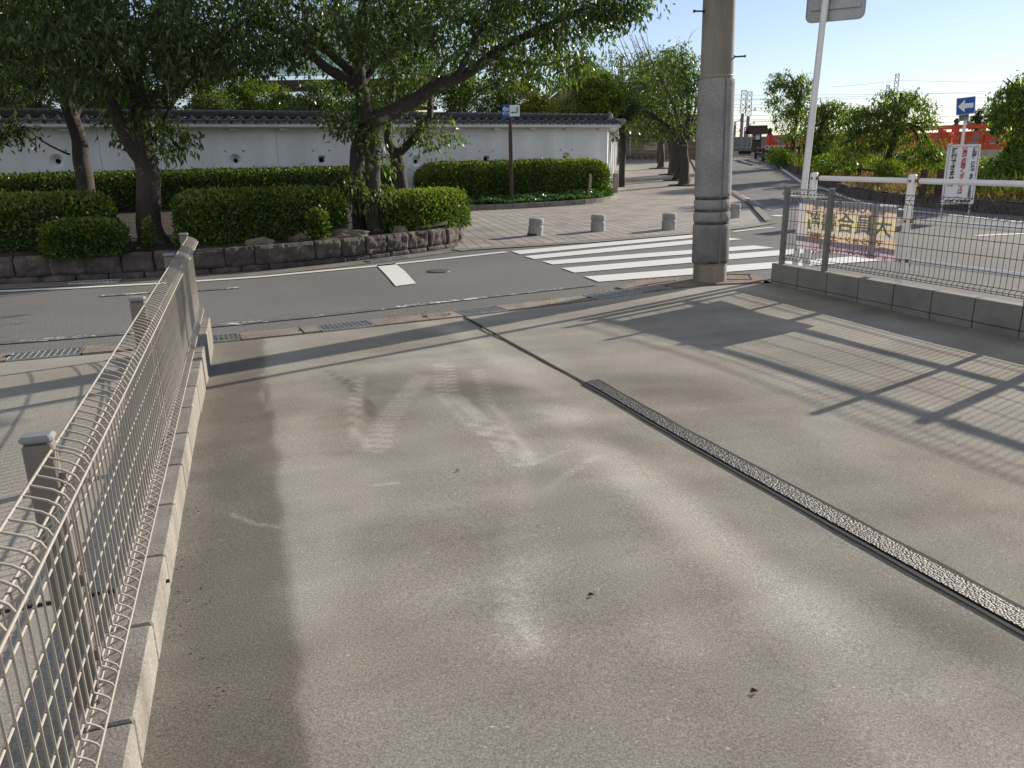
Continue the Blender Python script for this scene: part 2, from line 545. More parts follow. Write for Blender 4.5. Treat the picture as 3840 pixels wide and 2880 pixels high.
M['ban_y'] = two_side('banner_yellow', (.52, .46, .27), .4)
M['ban_p'] = two_side('banner_pink', (.46, .35, .41), .4)
M['ban_r'] = two_side('banner_rose', (.50, .39, .37), .4)
M['ban_g'] = two_side('banner_grey', (.40, .39, .43), .4)
M['ban_o'] = two_side('banner_peach', (.52, .42, .31), .4)
M['ban_b'] = two_side('banner_slate', (.36, .39, .41), .4)
M['ban_ink'] = two_side('banner_blue_ink', (.27, .29, .32), .4)
M['ban_red'] = two_side('banner_red_ink', (.46, .31, .26), .4)
M['ban_w'] = two_side('banner_pale_ink', (.52, .45, .50), .4)


# ------------------------------------------------------------------ text
def text_mesh(body, size, align='CENTER', spacing=1.0, lines=1.0, bold=0.0):
    cu = bpy.data.curves.new('txt', 'FONT')
    cu.body = body
    cu.size = size
    cu.align_x = align
    cu.align_y = 'CENTER'
    cu.space_character = spacing
    cu.space_line = lines
    cu.offset = bold
    cu.resolution_u = 3
    o = bpy.data.objects.new('txt', cu)
    COL.objects.link(o)
    dg = bpy.context.evaluated_depsgraph_get()
    me = bpy.data.meshes.new_from_object(o.evaluated_get(dg))
    bpy.data.objects.remove(o)
    bpy.data.curves.remove(cu)
    return me


def put_text(name, body, size, mat, parent, o, ex, ez, mirror=False, **kw):
    """lettering lying in the plane o + u*ex + v*ez"""
    me = text_mesh(body, size, **kw)
    me.name = name
    n = len(me.vertices)
    co = np.empty(n * 3); me.vertices.foreach_get('co', co); co = co.reshape(-1, 3)
    if mirror: co[:, 0] *= -1
    P = np.array(o)[None] + co[:, :1] * np.array(ex)[None] + co[:, 1:2] * np.array(ez)[None]
    off = ROOTLOC[parent.name]
    P -= np.array([off.x, off.y, off.z])
    me.vertices.foreach_set('co', P.ravel())
    me.materials.clear()
    me.update()
    return link_mesh(name, me, mat, parent)


# ------------------------------------------------------------------ small geometry tools
def resample(pts, step):
    P = np.array(pts, float)
    d = np.r_[0, np.cumsum(np.linalg.norm(np.diff(P, axis=0), axis=1))]
    n = max(2, int(round(d[-1] / step)) + 1)
    s = np.linspace(0, d[-1], n)
    return np.stack([np.interp(s, d, P[:, k]) for k in range(P.shape[1])], 1), s


def smooth_line(pts, it=2):
    P = np.array(pts, float)
    for _ in range(it):
        Q = [P[0]]
        for i in range(len(P) - 1):
            Q.append(.75 * P[i] + .25 * P[i + 1]); Q.append(.25 * P[i] + .75 * P[i + 1])
        Q.append(P[-1])
        P = np.array(Q)
    return P


def normals2(P):
    """unit normals to the right of travel"""
    T = np.gradient(P[:, :2], axis=0)
    T /= np.linalg.norm(T, axis=1)[:, None] + 1e-9
    return np.stack([T[:, 1], -T[:, 0]], 1)


def strip(name, line, w, z, mat, off=0.0):
    """flat painted band of width w along a line; z a number added to the ground"""
    P, _ = resample(line, .35)
    N = normals2(P)
    A = P[:, :2] + N * (off - w / 2); B = P[:, :2] + N * (off + w / 2)
    mb = MB()
    vs = []
    for a, b in zip(A, B):
        vs.append((a[0], a[1], gz(a[1]) + z)); vs.append((b[0], b[1], gz(b[1]) + z))
    mb.add(vs, [(2 * i, 2 * i + 1, 2 * i + 3, 2 * i + 2) for i in range(len(P) - 1)])
    return tag(mb.build(name, mat), kind='structure')


def poly_sheet(mb, poly, z):
    """flat-per-band sheet; poly is cut at y=26 and y=54 where the ground bends"""
    def clip(pl, y, keep_above):
        out = []
        for i in range(len(pl)):
            a, b = pl[i], pl[(i + 1) % len(pl)]
            ia = (a[1] >= y) == keep_above or a[1] == y
            ib = (b[1] >= y) == keep_above or b[1] == y
            if ia: out.append(a)
            if ia != ib:
                t = (y - a[1]) / (b[1] - a[1])
                out.append((a[0] + t * (b[0] - a[0]), y))
        return out
    for lo, hi in ((None, 26.0), (26.0, 54.0), (54.0, None)):
        pl = list(poly)
        if lo is not None: pl = clip(pl, lo, True)
        if hi is not None and pl: pl = clip(pl, hi, False)
        if len(pl) >= 3:
            mb.add([(x, y, gz(y) + z) for x, y in pl], [tuple(range(len(pl)))])


def sheet(name, poly, z, mat):
    mb = MB()
    poly_sheet(mb, poly, z)
    o = mb.build(name, mat, tri=True)
    bm = bmesh.new(); bm.from_mesh(o.data)
    for f in bm.faces:
        if f.normal.z < 0: f.normal_flip()
    bm.to_mesh(o.data); bm.free()
    return tag(o, kind='structure')


def vnoise(x, y, seed=0):
    """cheap value noise on arrays"""
    xi = np.floor(x).astype(np.int64); yi = np.floor(y).astype(np.int64)
    fx = x - xi; fy = y - yi
    fx = fx * fx * (3 - 2 * fx); fy = fy * fy * (3 - 2 * fy)

    def h(a, b):
        n = (a * 374761393 + b * 668265263 + seed * 974711) & 0x7fffffff
        n = ((n ^ (n >> 13)) * 1274126177) & 0x7fffffff
        return ((n ^ (n >> 16)) & 0xffff) / 65535.0
    return (h(xi, yi) * (1 - fx) + h(xi + 1, yi) * fx) * (1 - fy) + (h(xi, yi + 1) * (1 - fx) + h(xi + 1, yi + 1) * fx) * fy


def fbm(x, y, seed=0, o=4):
    s = 0; a = .5
    for k in range(o):
        s = s + a * vnoise(x * 2 ** k, y * 2 ** k, seed + k); a *= .5
    return s / (1 - .5 ** o)


def sstep(a, b, x):
    t = np.clip((x - a) / (b - a), 0, 1)
    return t * t * (3 - 2 * t)

# ================================================================== SETTING
LAZ = R(-18.1)
LD = np.array([math.sin(LAZ), math.cos(LAZ)])     # along the left fence, away from the viewer
LN = np.array([math.cos(LAZ), -math.sin(LAZ)])    # to the right of it


def lp(n, a, z=0.0):
    q = LN * n + LD * a
    return (q[0], q[1], z)


RA = np.array([3.078, 9.274]); RD = np.array([.397, -.918])   # right block wall: far end, direction to the viewer
RN = np.array([.918, .397])                                     # away from the lot


def rp(s, n, z=0.0):
    q = RA + RD * s + RN * n
    return (q[0], q[1], z)


# near edge of the street gutter
GUT = smooth_line([(-14, 3.9), (-6.5, 5.25), (-4.0, 6.07), (-2.23, 6.72), (-.46, 7.57), (.01, 7.83), (.95, 8.37), (1.55, 8.77), (2.2, 9.12), (3.08, 9.28)], 2)
GUTP, GUTS = resample(GUT, .05)
GUTN = -normals2(GUTP)          # towards the street
GW = .29


def gut_i(x):
    return int(np.argmin(np.abs(GUTP[:, 0] - x)))


def zlot(x, y):
    s = (x - .012) * .482 - (y - 7.944) * .876
    u = x * LN[0] + y * LN[1] + .38
    return sstep(.35, 3.2, s) * (.125 - .155 * sstep(1.0, 6.2, u))


# --- ground far below and around
mb = MB()
mb.add([(-900, -300, -2.6), (900, -300, -2.6), (900, 2500, -2.6), (-900, 2500, -2.6)], [(0, 1, 2, 3)])
tag(mb.build('ground', M['ground']), kind='structure')
mb = MB()
mb.add([(12, -60, -1.9), (300, -60, -1.9), (300, 100, -1.9), (12, 100, -1.9)], [(0, 1, 2, 3)])
tag(mb.build('river', M['water']), kind='structure')

# --- bank kerb line (right side of the road), from the far bridge end to the viewer's right
KERB = smooth_line([(18.6, 60), (16.3, 52), (14.4, 43), (12.7, 35), (11.5, 29), (10.75, 25), (10.5, 22.5), (10.75, 20), (11.3, 17.5), (12.6, 14.8), (15.5, 9.5), (22, -3)], 2)

# --- road: one asphalt sheet from the gutter to the planter, up the hill and round to the right
cut = [tuple(p) for p in (GUTP + GUTN * GW)[::6]]
cut = [p for p in cut if p[0] < 2.25]
road_poly = [(-45, -2.0), (-14.1, 3.9 + GW)] + cut[1:] + [(2.5, 9.75), (3.05, 9.62), (3.14, 9.30), (7.9, -1.7), (9, -4)]
road_poly += [(24, -7)] + [tuple(p) for p in KERB[::-1][1:]] + [(24, 75), (-45, 75)]
sheet('road', road_poly, 0.0, M['asphalt'])

# --- concrete lot (dense sheet carrying its stains)
nu, nv = 290, 430
ci = int(np.argmin(np.abs(GUTP[:, 0] * LN[0] + GUTP[:, 1] * LN[1] + .42)))
cx_, cy_ = GUTP[ci:, 0], GUTP[ci:, 1]
tt = np.linspace(0, 1, len(cx_)); uu = np.linspace(0, 1, nu)
Cx = np.interp(uu, tt, cx_) ; Cy = np.interp(uu, tt, cy_)
Bx = .21 + (7.95 - .21) * uu; By = np.full(nu, -2.0)
ww = np.linspace(0, 1, nv) ** .92
X = Cx[None] * (1 - ww[:, None]) + Bx[None] * ww[:, None]
Y = Cy[None] * (1 - ww[:, None]) + By[None] * ww[:, None]
Z = zlot(X, Y)
Z += (fbm(X * 1.3, Y * 1.3, 3, 3) - .5) * .008 * sstep(0, .1, ww)[:, None]


def blob(x0, y0, ax, ay, ang, soft=1.0, wob=.35, seed=0):
    dx, dy = X - x0, Y - y0
    ca, sa = math.cos(R(ang)), math.sin(R(ang))
    a = (dx * ca + dy * sa) / ax; b = (-dx * sa + dy * ca) / ay
    d = np.sqrt(a * a + b * b) + (fbm(X * 2.2, Y * 2.2, seed, 4) - .5) * 2 * wob
    return 1 - sstep(1 - soft * .6, 1 + soft * .4, d)


def gl(px, py):   # surveyed point on the lot
    z = .08
    for _ in range(30):
        d = _ray(px, py); t = (z - EYE) / d[2]; p = t * d
        z = float(zlot(np.array(p[0]), np.array(p[1])))
    return p[0], p[1]


def dseg(pts):
    """distance from each lot point to a polyline, and position along it"""
    best = np.full(X.shape, 1e9); al = np.zeros(X.shape); acc = 0
    for (x0, y0), (x1, y1) in zip(pts[:-1], pts[1:]):
        L = math.hypot(x1 - x0, y1 - y0)
        t = np.clip(((X - x0) * (x1 - x0) + (Y - y0) * (y1 - y0)) / L ** 2, 0, 1)
        d = np.hypot(X - x0 - t * (x1 - x0), Y - y0 - t * (y1 - y0))
        m = d < best
        al[m] = acc + (t * L)[m]; best[m] = d[m]; acc += L
    return best, al


S_ = .60 + (fbm(X * .9, Y * .9, 1, 5) - .5) * .30 + (fbm(X * 4, Y * 4, 21, 4) - .5) * .18
ST = (X * RD[0] + Y * RD[1]) * .12
S_ += (fbm((X * LN[0] + Y * LN[1]) * .9, (X * LD[0] + Y * LD[1]) * 6, 31, 4) - .5) * .16   # drag marks of the trowel
# dark, damp strip along the left block wall, with a hard edge where another pour begins
e0 = [gl(985, 1290), gl(1000, 1440), gl(1035, 1700), gl(1060, 2100), gl(1110, 2500), gl(1135, 2880)]
e0 = [(e0[0][0] - .02, e0[0][1] + .1)] + e0 + [(e0[-1][0] + .3, e0[-1][1] - 1.2)]
un = X * LN[0] + Y * LN[1]
ya = np.array([p[1] for p in e0])[::-1]; ua = np.array([p[0] * LN[0] + p[1] * LN[1] for p in e0])[::-1]
edge = np.interp(Y, ya, ua) + (fbm(X * 5, Y * 5, 8, 3) - .5) * .05
strip_m = 1 - sstep(-.02, .035, un - edge)
S_ -= strip_m * (.29 + .1 * (fbm(X * 1.7, Y * 1.7, 9, 3) - .5))
S_ += strip_m * .10 * sstep(.15, .0, un + .38)
S_ -= .10 * (1 - sstep(0, .9, un - edge)) * (1 - strip_m) * sstep(2.5, 4.5, Y) * 0
# dark patches worn by turning tyres, pale washed lanes
for px, py, ax, ay, ang, amt, sf, sd in (
        (1560, 1440, .62, .40, -30, -.24, 1.2, 2), (1830, 1470, .58, .26, -52, -.30, .9, 3), (1430, 1560, .35, .3, 0, -.16, 1.4, 4),
        (2250, 1640, .45, .16, -35, -.22, 1.2, 5), (2360, 1450, .55, .5, -20, -.16, 1.3, 6), (2620, 1480, .8, .3, -40, -.12, 1.3, 7),
        (3100, 1760, .9, .5, -50, -.12, 1.3, 8), (3500, 2050, .9, .5, -50, -.14, 1.3, 9), (2900, 1280, .9, .3, -60, -.10, 1.3, 10),
        (1700, 1250, .9, .12, -60, .16, 1.2, 11), (1980, 1380, .55, .15, -64, .20, 1.0, 12), (2110, 1540, .36, .14, -15, .27, .9, 13),
        (2330, 1760, 1.3, .13, -68, .22, 1.3, 14), (2800, 2120, 1.0, .14, -66, .20, 1.3, 15), (3250, 2560, .7, .2, -62, .14, 1.3, 16),
        (1150, 1740, .26, .10, 8, .30, .9, 17), (1080, 1480, .3, .6, 72, .12, 1.2, 18), (1200, 2100, .15, .8, -8, .12, 1.2, 19),
        (2990, 1450, .40, .2, -40, .24, 1.2, 20), (2700, 1330, .8, .2, -50, .14, 1.3, 21), (3330, 1960, .9, .35, -55, .10, 1.3, 22),
        (1980, 2330, .10, .2, -12, .13, .8, 23), (1560, 2000, .6, .3, 0, -.10, 1.4, 24), (2600, 2700, .5, .3, 0, -.12, 1.4, 25), (1400, 2650, .4, .3, 10, -.08, 1.4, 26),
        (3500, 2330, .35, .14, -58, -.20, 1.2, 27), (3050, 2450, .5, .2, -60, -.12, 1.2, 28)):
    c0 = gl(px, py)
    S_ += amt * (.42 if amt > 0 else .80) * blob(c0[0], c0[1], ax, ay, ang, sf, .5, sd)
for pts, wd, amt in (([(1690, 1225), (1790, 1290), (1960, 1410), (2190, 1620), (2560, 1920), (2990, 2330), (3340, 2780)], .15, .12),
                     ([(1120, 1560), (1140, 1800), (1180, 2100), (1240, 2500), (1310, 2870)], .16, .08),
                     ([(1950, 1700), (1960, 1900), (1965, 2150), (1985, 2420)], .10, .07)):
    d, al = dseg([gl(*p) for p in pts])
    d = d + (fbm(X * 3, Y * 3, 61, 3) - .5) * .10
    S_ += amt * (1 - sstep(wd * .15, wd * 1.25, d)) * (.7 + .6 * (fbm(X * 1.5, Y * 1.5, 62, 3) - .2))
# curved tyre tracks, ribbed
for pts, wd, amt in (([(1590, 1410), (1500, 1510), (1440, 1600), (1415, 1680)], .075, .15), ([(1660, 1370), (1680, 1480), (1780, 1580), (1900, 1660), (1960, 1730)], .085, .15),
                     ([(1350, 1420), (1330, 1520), (1335, 1600), (1360, 1680)], .05, .12), ([(1790, 1390), (1830, 1520), (1930, 1620), (2010, 1700)], .05, .10),
                     ([(1230, 1390), (1320, 1450), (1410, 1560)], .04, -.10), ([(2240, 1710), (2140, 1770), (2060, 1830)], .025, .14), ([(2120, 1690), (2020, 1730), (1960, 1745)], .02, .12),
                     ([(1900, 2180), (1930, 2330), (1985, 2420)], .06, .10), ([(870, 1930), (960, 1965), (1040, 1975)], .012, .14), ([(1490, 1810), (1400, 1820)], .02, .12),
                     ([(990, 1400), (985, 1480), (1000, 1540)], .03, .13)):
    d, al = dseg([gl(*p) for p in pts])
    ribs = .55 + .45 * np.sin(d * 2 * math.pi / .022)
    S_ += 1.5 * amt * ribs * (1 - sstep(wd * .7, wd * 1.1, d)) * (.5 + fbm(X * 9, Y * 9, 44, 3))
# the far rim by the gutter is washed paler; grime beside the right wall
sg = (X - .012) * .482 - (Y - 7.944) * .876
S_ += .10 * (1 - sstep(.0, 1.0, sg))
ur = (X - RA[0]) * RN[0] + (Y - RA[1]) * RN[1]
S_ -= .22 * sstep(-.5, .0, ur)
S_ = np.clip(S_, 0, 1)
V = np.stack([X, Y, Z], -1).reshape(-1, 3)
ii = np.arange(nv - 1)[:, None] * nu + np.arange(nu - 1)[None]
F = np.stack([ii, ii + nu, ii + nu + 1, ii + 1], -1).reshape(-1, 4)
lot = np_mesh('parking_pavement', V, F, M['lot'], smooth=True, attrs={'stain': S_.ravel()})
tag(lot, kind='structure')

# --- left neighbour's lot, finely grooved concrete
nu2, nv2 = 60, 120
ci0 = gut_i(-9.0); ci1 = gut_i(-2.62)
tt = np.linspace(0, 1, ci1 - ci0); u2 = np.linspace(0, 1, nu2)
Cx = np.interp(u2, tt, GUTP[ci0:ci1, 0]); Cy = np.interp(u2, tt, GUTP[ci0:ci1, 1])
Bx = -5.5 + (.16 + 5.5) * u2; By = np.full(nu2, -2.0)
w2 = np.linspace(0, 1, nv2)
X2 = Cx[None] * (1 - w2[:, None]) + Bx[None] * w2[:, None]
Y2 = Cy[None] * (1 - w2[:, None]) + By[None] * w2[:, None]
s2 = (X2 - .012) * .482 - (Y2 - 7.944) * .876
Z2 = .20 * (1 - np.exp(-np.maximum(s2, 0) / 1.3))
St2 = np.clip(.66 + (fbm(X2 * 1.1, Y2 * 1.1, 51, 4) - .5) * .3, 0, 1)
V = np.stack([X2, Y2, Z2], -1).reshape(-1, 3)
ii = np.arange(nv2 - 1)[:, None] * nu2 + np.arange(nu2 - 1)[None]
F = np.stack([ii, ii + nu2, ii + nu2 + 1, ii + 1], -1).reshape(-1, 4)
tag(np_mesh('neighbour_pavement', V, F, M['lot'], smooth=True, attrs={'stain': St2.ravel()}), kind='structure')
mb = MB()   # expansion joint of the neighbour's lot
a_, b_ = (-3.2, 1.55), (-1.15, 2.33)
mb.obox((a_[0], a_[1], .200), (b_[0], b_[1], .196), .012, .008)
tag(mb.build('neighbour_joint', M['mortar']), kind='structure')

# --- joint and gravel drain strip across the lot
mb = MB()
jp = [gl(1742, 1190), gl(1900, 1278), gl(2060, 1366), gl(2195, 1440)]
for p, q in zip(jp[:-1], jp[1:]):
    zz = [float(zlot(np.array(a[0]), np.array(a[1]))) + .004 for a in (p, q)]
    mb.obox((*p, zz[0]), (*q, zz[1]), .022, .006)
tag(mb.build('pavement_joint', M['mortar']), kind='structure')
dl = [gl(2186, 1441), gl(2560, 1660), gl(3200, 2026), gl(3840, 2389)]; dr = [gl(2238, 1427), gl(2560, 1608), gl(3200, 1949), gl(3840, 2291)]
dl.append((2 * dl[-1][0] - dl[-2][0], 2 * dl[-1][1] - dl[-2][1])); dr.append((2 * dr[-1][0] - dr[-2][0], 2 * dr[-1][1] - dr[-2][1]))
dla, _ = resample(dl, .08); dra = np.stack([np.interp(np.linspace(0, 1, len(dla)), np.linspace(0, 1, len(dr)), np.array(dr)[:, k]) for k in (0, 1)], 1)
_q, _ = resample(dr, .08); dra = np.stack([np.interp(np.linspace(0, 1, len(dla)), np.linspace(0, 1, len(_q)), _q[:, k]) for k in (0, 1)], 1)
mb = MB(); mg = MB()


def band(m, A, B, dz):
    vs = []
    for a, b in zip(A, B):
        for p in (a, b):
            vs.append((p[0], p[1], float(zlot(np.array(p[0]), np.array(p[1]))) + dz))
    m.add(vs, [(2 * i, 2 * i + 1, 2 * i + 3, 2 * i + 2) for i in range(len(A) - 1)])


wv = dra - dla
jit = (np.array([mnoise.noise((i * .35, 0, 0)) for i in range(len(dla))])[:, None]) * .08
band(mb, dla - wv * (.06 + jit * .5), dra + wv * (.06 + jit), .009)
band(mg, dla + wv * .15, dra - wv * .15, .013)
tag(mb.build('drain_groove', M['dark']), kind='structure')


def gravel_mat():
    m, nt, b = nmat('drain_gravel')
    v = nt.nodes.new('ShaderNodeTexVoronoi'); v.inputs['Scale'].default_value = 110
    tc = nt.nodes.new('ShaderNodeTexCoord'); nt.links.new(tc.outputs['Object'], v.inputs['Vector'])
    c = ramp(nt, v.outputs['Color'], [(.25, (.015, .015, .016)), (.6, (.045, .044, .043)), (.72, (.085, .082, .08)), (.9, (.24, .23, .22))])
    d = ramp(nt, v.outputs['Distance'], [(.25, (1,) * 3), (.62, (.2,) * 3)])
    nt.links.new(mixc(nt, 1.0, c, d, 'MULTIPLY'), b.inputs['Base Color'])
    b.inputs['Roughness'].default_value = .6
    bump(nt, b, mathn(nt, 'SUBTRACT', 1.0, v.outputs['Distance']), .8, .008)
    return m


M['gravel'] = gravel_mat()
tag(mg.build('drain_gravel', M['gravel']), kind='structure')

# --- street gutter: slabs with gaps left for the grates, dark channel below
GR = []          # grates as (start, end) distance along the gutter
for x0, x1 in ((-4.02, -3.52), (-2.82, -2.36), (-1.69, -1.25), (-.47, .0), (.96, 1.5)):
    GR.append((GUTS[gut_i(x0)], GUTS[gut_i(x1)]))


def gut_at(s, off):
    p = np.array([np.interp(s, GUTS, GUTP[:, 0]), np.interp(s, GUTS, GUTP[:, 1])])
    n = np.array([np.interp(s, GUTS, GUTN[:, 0]), np.interp(s, GUTS, GUTN[:, 1])])
    return p + n * off


mb = MB(); mc = MB()
s_end = GUTS[gut_i(1.9)]
s = 0.0
edges = sorted([e for g in GR for e in g])
while s < s_end - .05:
    nxt = s + .54
    for g0, g1 in GR:
        if s < g0 - .02 < nxt: nxt = g0
        if g0 - .01 <= s < g1 - .02: nxt = g1
    nxt = min(nxt, s_end)
    inside = any(g0 - .01 <= s < g1 - .02 for g0, g1 in GR)
    if not inside and nxt - s > .03:
        nn = max(1, int((nxt - s) / .15)); g = .006
        tilt = rng.uniform(-.004, .006)
        ss = np.linspace(s + g, nxt - g, nn + 1)
        for a, b in zip(ss[:-1], ss[1:]):
            q = [gut_at(a, .012), gut_at(b, .012), gut_at(b, GW - .012), gut_at(a, GW - .012)]
            mb.prism([tuple(p) for p in q], -.06, .012 + tilt)
        if rng.random() < .6:   # finger notch
            q = gut_at(nxt, GW * .5)
            mc.box((q[0], q[1], .0135 + tilt), (.035, .05, .008), math.atan2(GUTN[0, 0], 1))
    s = nxt
vs = []; nS = np.arange(0, s_end, .2)
for a in nS:
    p = gut_at(a, -.005); q = gut_at(a, GW + .005)
    vs += [(*p, .001), (*gut_at(a, 0.015), -.3), (*gut_at(a, GW - .015), -.3), (*q, .001)]
for i in range(len(nS) - 1):
    for k in range(3):
        mc.add([vs[4 * i + k], vs[4 * i + 4 + k], vs[4 * i + 5 + k], vs[4 * i + 1 + k]], [(0, 1, 2, 3)])
tag(mb.build('gutter_slabs', M['gutter']), kind='structure')
tag(mc.build('gutter_channel', M['dark']), kind='structure')
# apron stones round the foot of the utility pole
mb = MB()
for poly, z in (([(1.56, 8.80), (1.62, 9.22), (2.05, 9.52), (2.62, 9.98), (2.40, 9.25), (2.1, 9.10)], .012),
                ([(1.30, 8.95), (1.22, 9.08), (1.62, 9.60), (2.1, 9.75), (2.02, 9.52), (1.6, 9.24)], .016),
                ([(2.42, 9.24), (2.66, 9.98), (3.05, 9.92), (3.10, 9.62), (3.02, 9.31)], .010)):
    mb.prism([p for p in poly], -.05, z)
tag(mb.build('kerb_apron', surf('rusty_apron_stone', (.13, .09, .065), (.25, .21, .17), 3, .85, (60, .4), (.5, .004))), kind='structure')
mb = MB()
mb.obox((2.72, 9.93, .013), (3.03, 9.88, .013), .03, .006); mb.obox((2.50, 9.55, .012), (2.93, 9.50, .012), .012, .006); mb.obox((2.93, 9.50, .012), (3.0, 9.86, .012), .012, .006)
tag(mb.build('apron_joint', M['mortar']), kind='structure')

# --- block paving: plaza and the avenue path
PW = np.array([3.2, 26.5]); PD = np.array([-.878, -.478]); PN = np.array([.478, -.878])   # white wall: right corner, direction left, outward
SIDE_END = np.array([7.13, 53.4])
paving_edge = [(-.95, 13.05), (-.67, 13.25), (.04, 13.52), (1.36, 14.05), (2.5, 14.7), (3.54, 15.35), (4.6, 16.2), (5.46, 17.1)]
pave_right = [(6.2, 20.3), (7.0, 24.0), (7.47, 26.6), (7.8, 30.0), (8.3, 34.0), (9.2, 40.0), (10.33, 45.6), (11.2, 50.2), (11.9, 54), (12.2, 57)]
pave_poly = paving_edge + pave_right + [(7.6, 57), tuple(SIDE_END), (3.2, 26.5), (3.4, 26.2), (2.3, 23.9), (.08, 22.3), (-1.6, 22.0), (-2.4, 22.0), (-1.6, 14.6), (-.9, 14.2)]
sheet('block_paving', pave_poly, .010, M['paving'])
strip('street_kerb', paving_edge, .30, .014, M['kerb'], off=.16)
strip('avenue_kerb', [paving_edge[-1]] + pave_right, .16, .06, M['kerb'], off=.08)
strip('planter_gutter', [(-14, 9.18), (-9, 9.5), (-6.6, 9.78), (-5.34, 10.03), (-4.5, 10.2), (-3.45, 10.58), (-2.3, 11.5), (-1.35, 12.45), (-.95, 12.9)], .30, .008, M['kerb'])

# --- painted markings
def paint(name, pts, z=.0085, mat='mark'):
    mb = MB()
    mb.add([(x, y, gz(y) + z) for x, y in pts], [tuple(range(len(pts)))])
    o = mb.build(name, M[mat], tri=True)
    return tag(o, kind='structure')


for i, (a, b, c, d) in enumerate((
        ((.02, 12.72), (.16, 12.31), (3.95, 14.66), (3.72, 14.99)),
        ((.22, 12.07), (.36, 11.71), (4.08, 13.92), (3.80, 14.28)),
        ((.46, 11.47), (.60, 11.11), (4.22, 12.60), (4.00, 12.98)),
        ((.70, 10.74), (.84, 10.31), (4.75, 12.02), (4.55, 12.46)),
        ((.94, 9.96), (1.07, 9.53), (5.2, 11.0), (5.05, 11.48)))):
    m = [((b[0] * .5 + c[0] * .5) , (b[1] * .5 + c[1] * .5) + .02), ((a[0] + d[0]) * .5, (a[1] + d[1]) * .5 + .03)]
    paint('crosswalk_stripe', [a, b, m[0], c, d, m[1]], .0085, 'mark')
paint('stop_line', [gp(1411, 995), gp(1480, 988), gp(1520, 1020), gp(1560, 1065), gp(1484, 1075), gp(1450, 1035)])
strip('edge_line', [(-14, 8.75), (-9, 9.1), gp(0, 1095), gp(300, 1080), gp(629, 1063), gp(960, 1041), gp(1400, 1000), gp(1700, 968), gp(1897, 946)], .13, .0085, M['mark'])
strip('faint_edge_line', [(-9, 5.9), gp(0, 1290), gp(800, 1225), gp(1200, 1186), gp(1481, 1154), gp(1920, 1104), gp(2232, 1069)], .12, .0085, M['mark_worn'])
strip('faded_line', [gp(380, 1112), gp(600, 1096), gp(760, 1090), gp(900, 1080)], .10, .0085, M['mark_worn'])
strip('road_edge_line', [(22, -2), (13.5, 8), (10.95, 14), gp(3840, 835), gp(3620, 812), gp(3400, 790), gp(3225, 757), gp(3105, 712), gp(3015, 690), gp(2900, 612), gp(2840, 594), gp(2790, 588)], .16, .0085, M['mark'])
strip('centre_dash', [gp(2743, 714), gp(2806, 746)], .14, .0085, M['mark'])
strip('centre_dash', [gp(2812, 750), gp(2890, 790)], .14, .0085, M['mark_worn'])
strip('side_line', [gp(2750, 870), gp(2830, 860), gp(2900, 854)], .11, .0085, M['mark'])
strip('side_line', [gp(3660, 885), gp(3780, 880), gp(3900, 876)], .13, .0085, M['mark'])
for pp in ((2932, 749, 2962, 752), (2965, 733, 2985, 735), (2905, 812, 2930, 808)):
    strip('paint_patch', [gp(pp[0], pp[1]), gp(pp[2], pp[3])], .25, .0085, M['mark'])

# --- planter soil, ivy bed soil
PLANT = smooth_line([(-14, 9.5), (-9, 9.85), (-6.6, 10.12), (-5.34, 10.38), (-4.5, 10.55), (-3.52, 10.95), (-2.4, 11.75), (-1.45, 12.75), (-1.0, 13.3), (-.80, 13.9), (-.86, 14.5), (-1.2, 15.0)], 2)
PLP, PLS = resample(PLANT, .1)
PLN = -normals2(PLP)       # into the planter
mb = MB()
poly = [tuple(p + n * .12) for p, n in zip(PLP[::4], PLN[::4])] + [(-1.7, 15.2), (-2.3, 21.9), (-2.4, 23.4), tuple(PW + PD * 22 + PN * .1), (-16, 12)]
mb.add([(x, y, .30) for x, y in poly], [tuple(range(len(poly)))])
o = mb.build('planter_soil', M['soil'], tri=True); tag(o, kind='structure')
bm = bmesh.new(); bm.from_mesh(o.data)
bmesh.ops.subdivide_edges(bm, edges=[e for e in bm.edges if e.calc_length() > .8], cuts=3, use_grid_fill=True)
for v in bm.verts: v.co.z += .06 * mnoise.noise((v.co.x * 1.3, v.co.y * 1.3, 0)) + .03
for f in bm.faces:
    if f.normal.z < 0: f.normal_flip()
bm.to_mesh(o.data); bm.free()
ivy_poly = [(-2.4, 22.0), (-1.6, 22.02), (.08, 22.38), (1.85, 23.45), (2.75, 24.4), (3.25, 25.6), (3.2, 26.45), tuple(PW + PD * 6.8)]
mb = MB(); mb.prism(ivy_poly, -.05, .10)
tag(mb.build('ivy_bed_soil', M['soil'], tri=True), kind='structure')
ik = smooth_line([(-2.4, 21.85), (-1.6, 21.9), (.08, 22.28), (1.85, 23.35), (2.8, 24.3), (3.35, 25.6), (3.36, 26.4)], 2)
ikP, _ = resample(ik, .5); ikN = normals2(ikP)
mb = MB()
for i in range(len(ikP) - 1):
    a, b = ikP[i], ikP[i + 1]
    g = (b - a) * .012
    q = [a + g + ikN[i] * .06, b - g + ikN[i + 1] * .06, b - g - ikN[i + 1] * .06, a + g - ikN[i] * .06]
    mb.prism([tuple(p) for p in q], -.02, .15)
tag(mb.build('ivy_bed_kerb', M['kerb']), kind='structure')

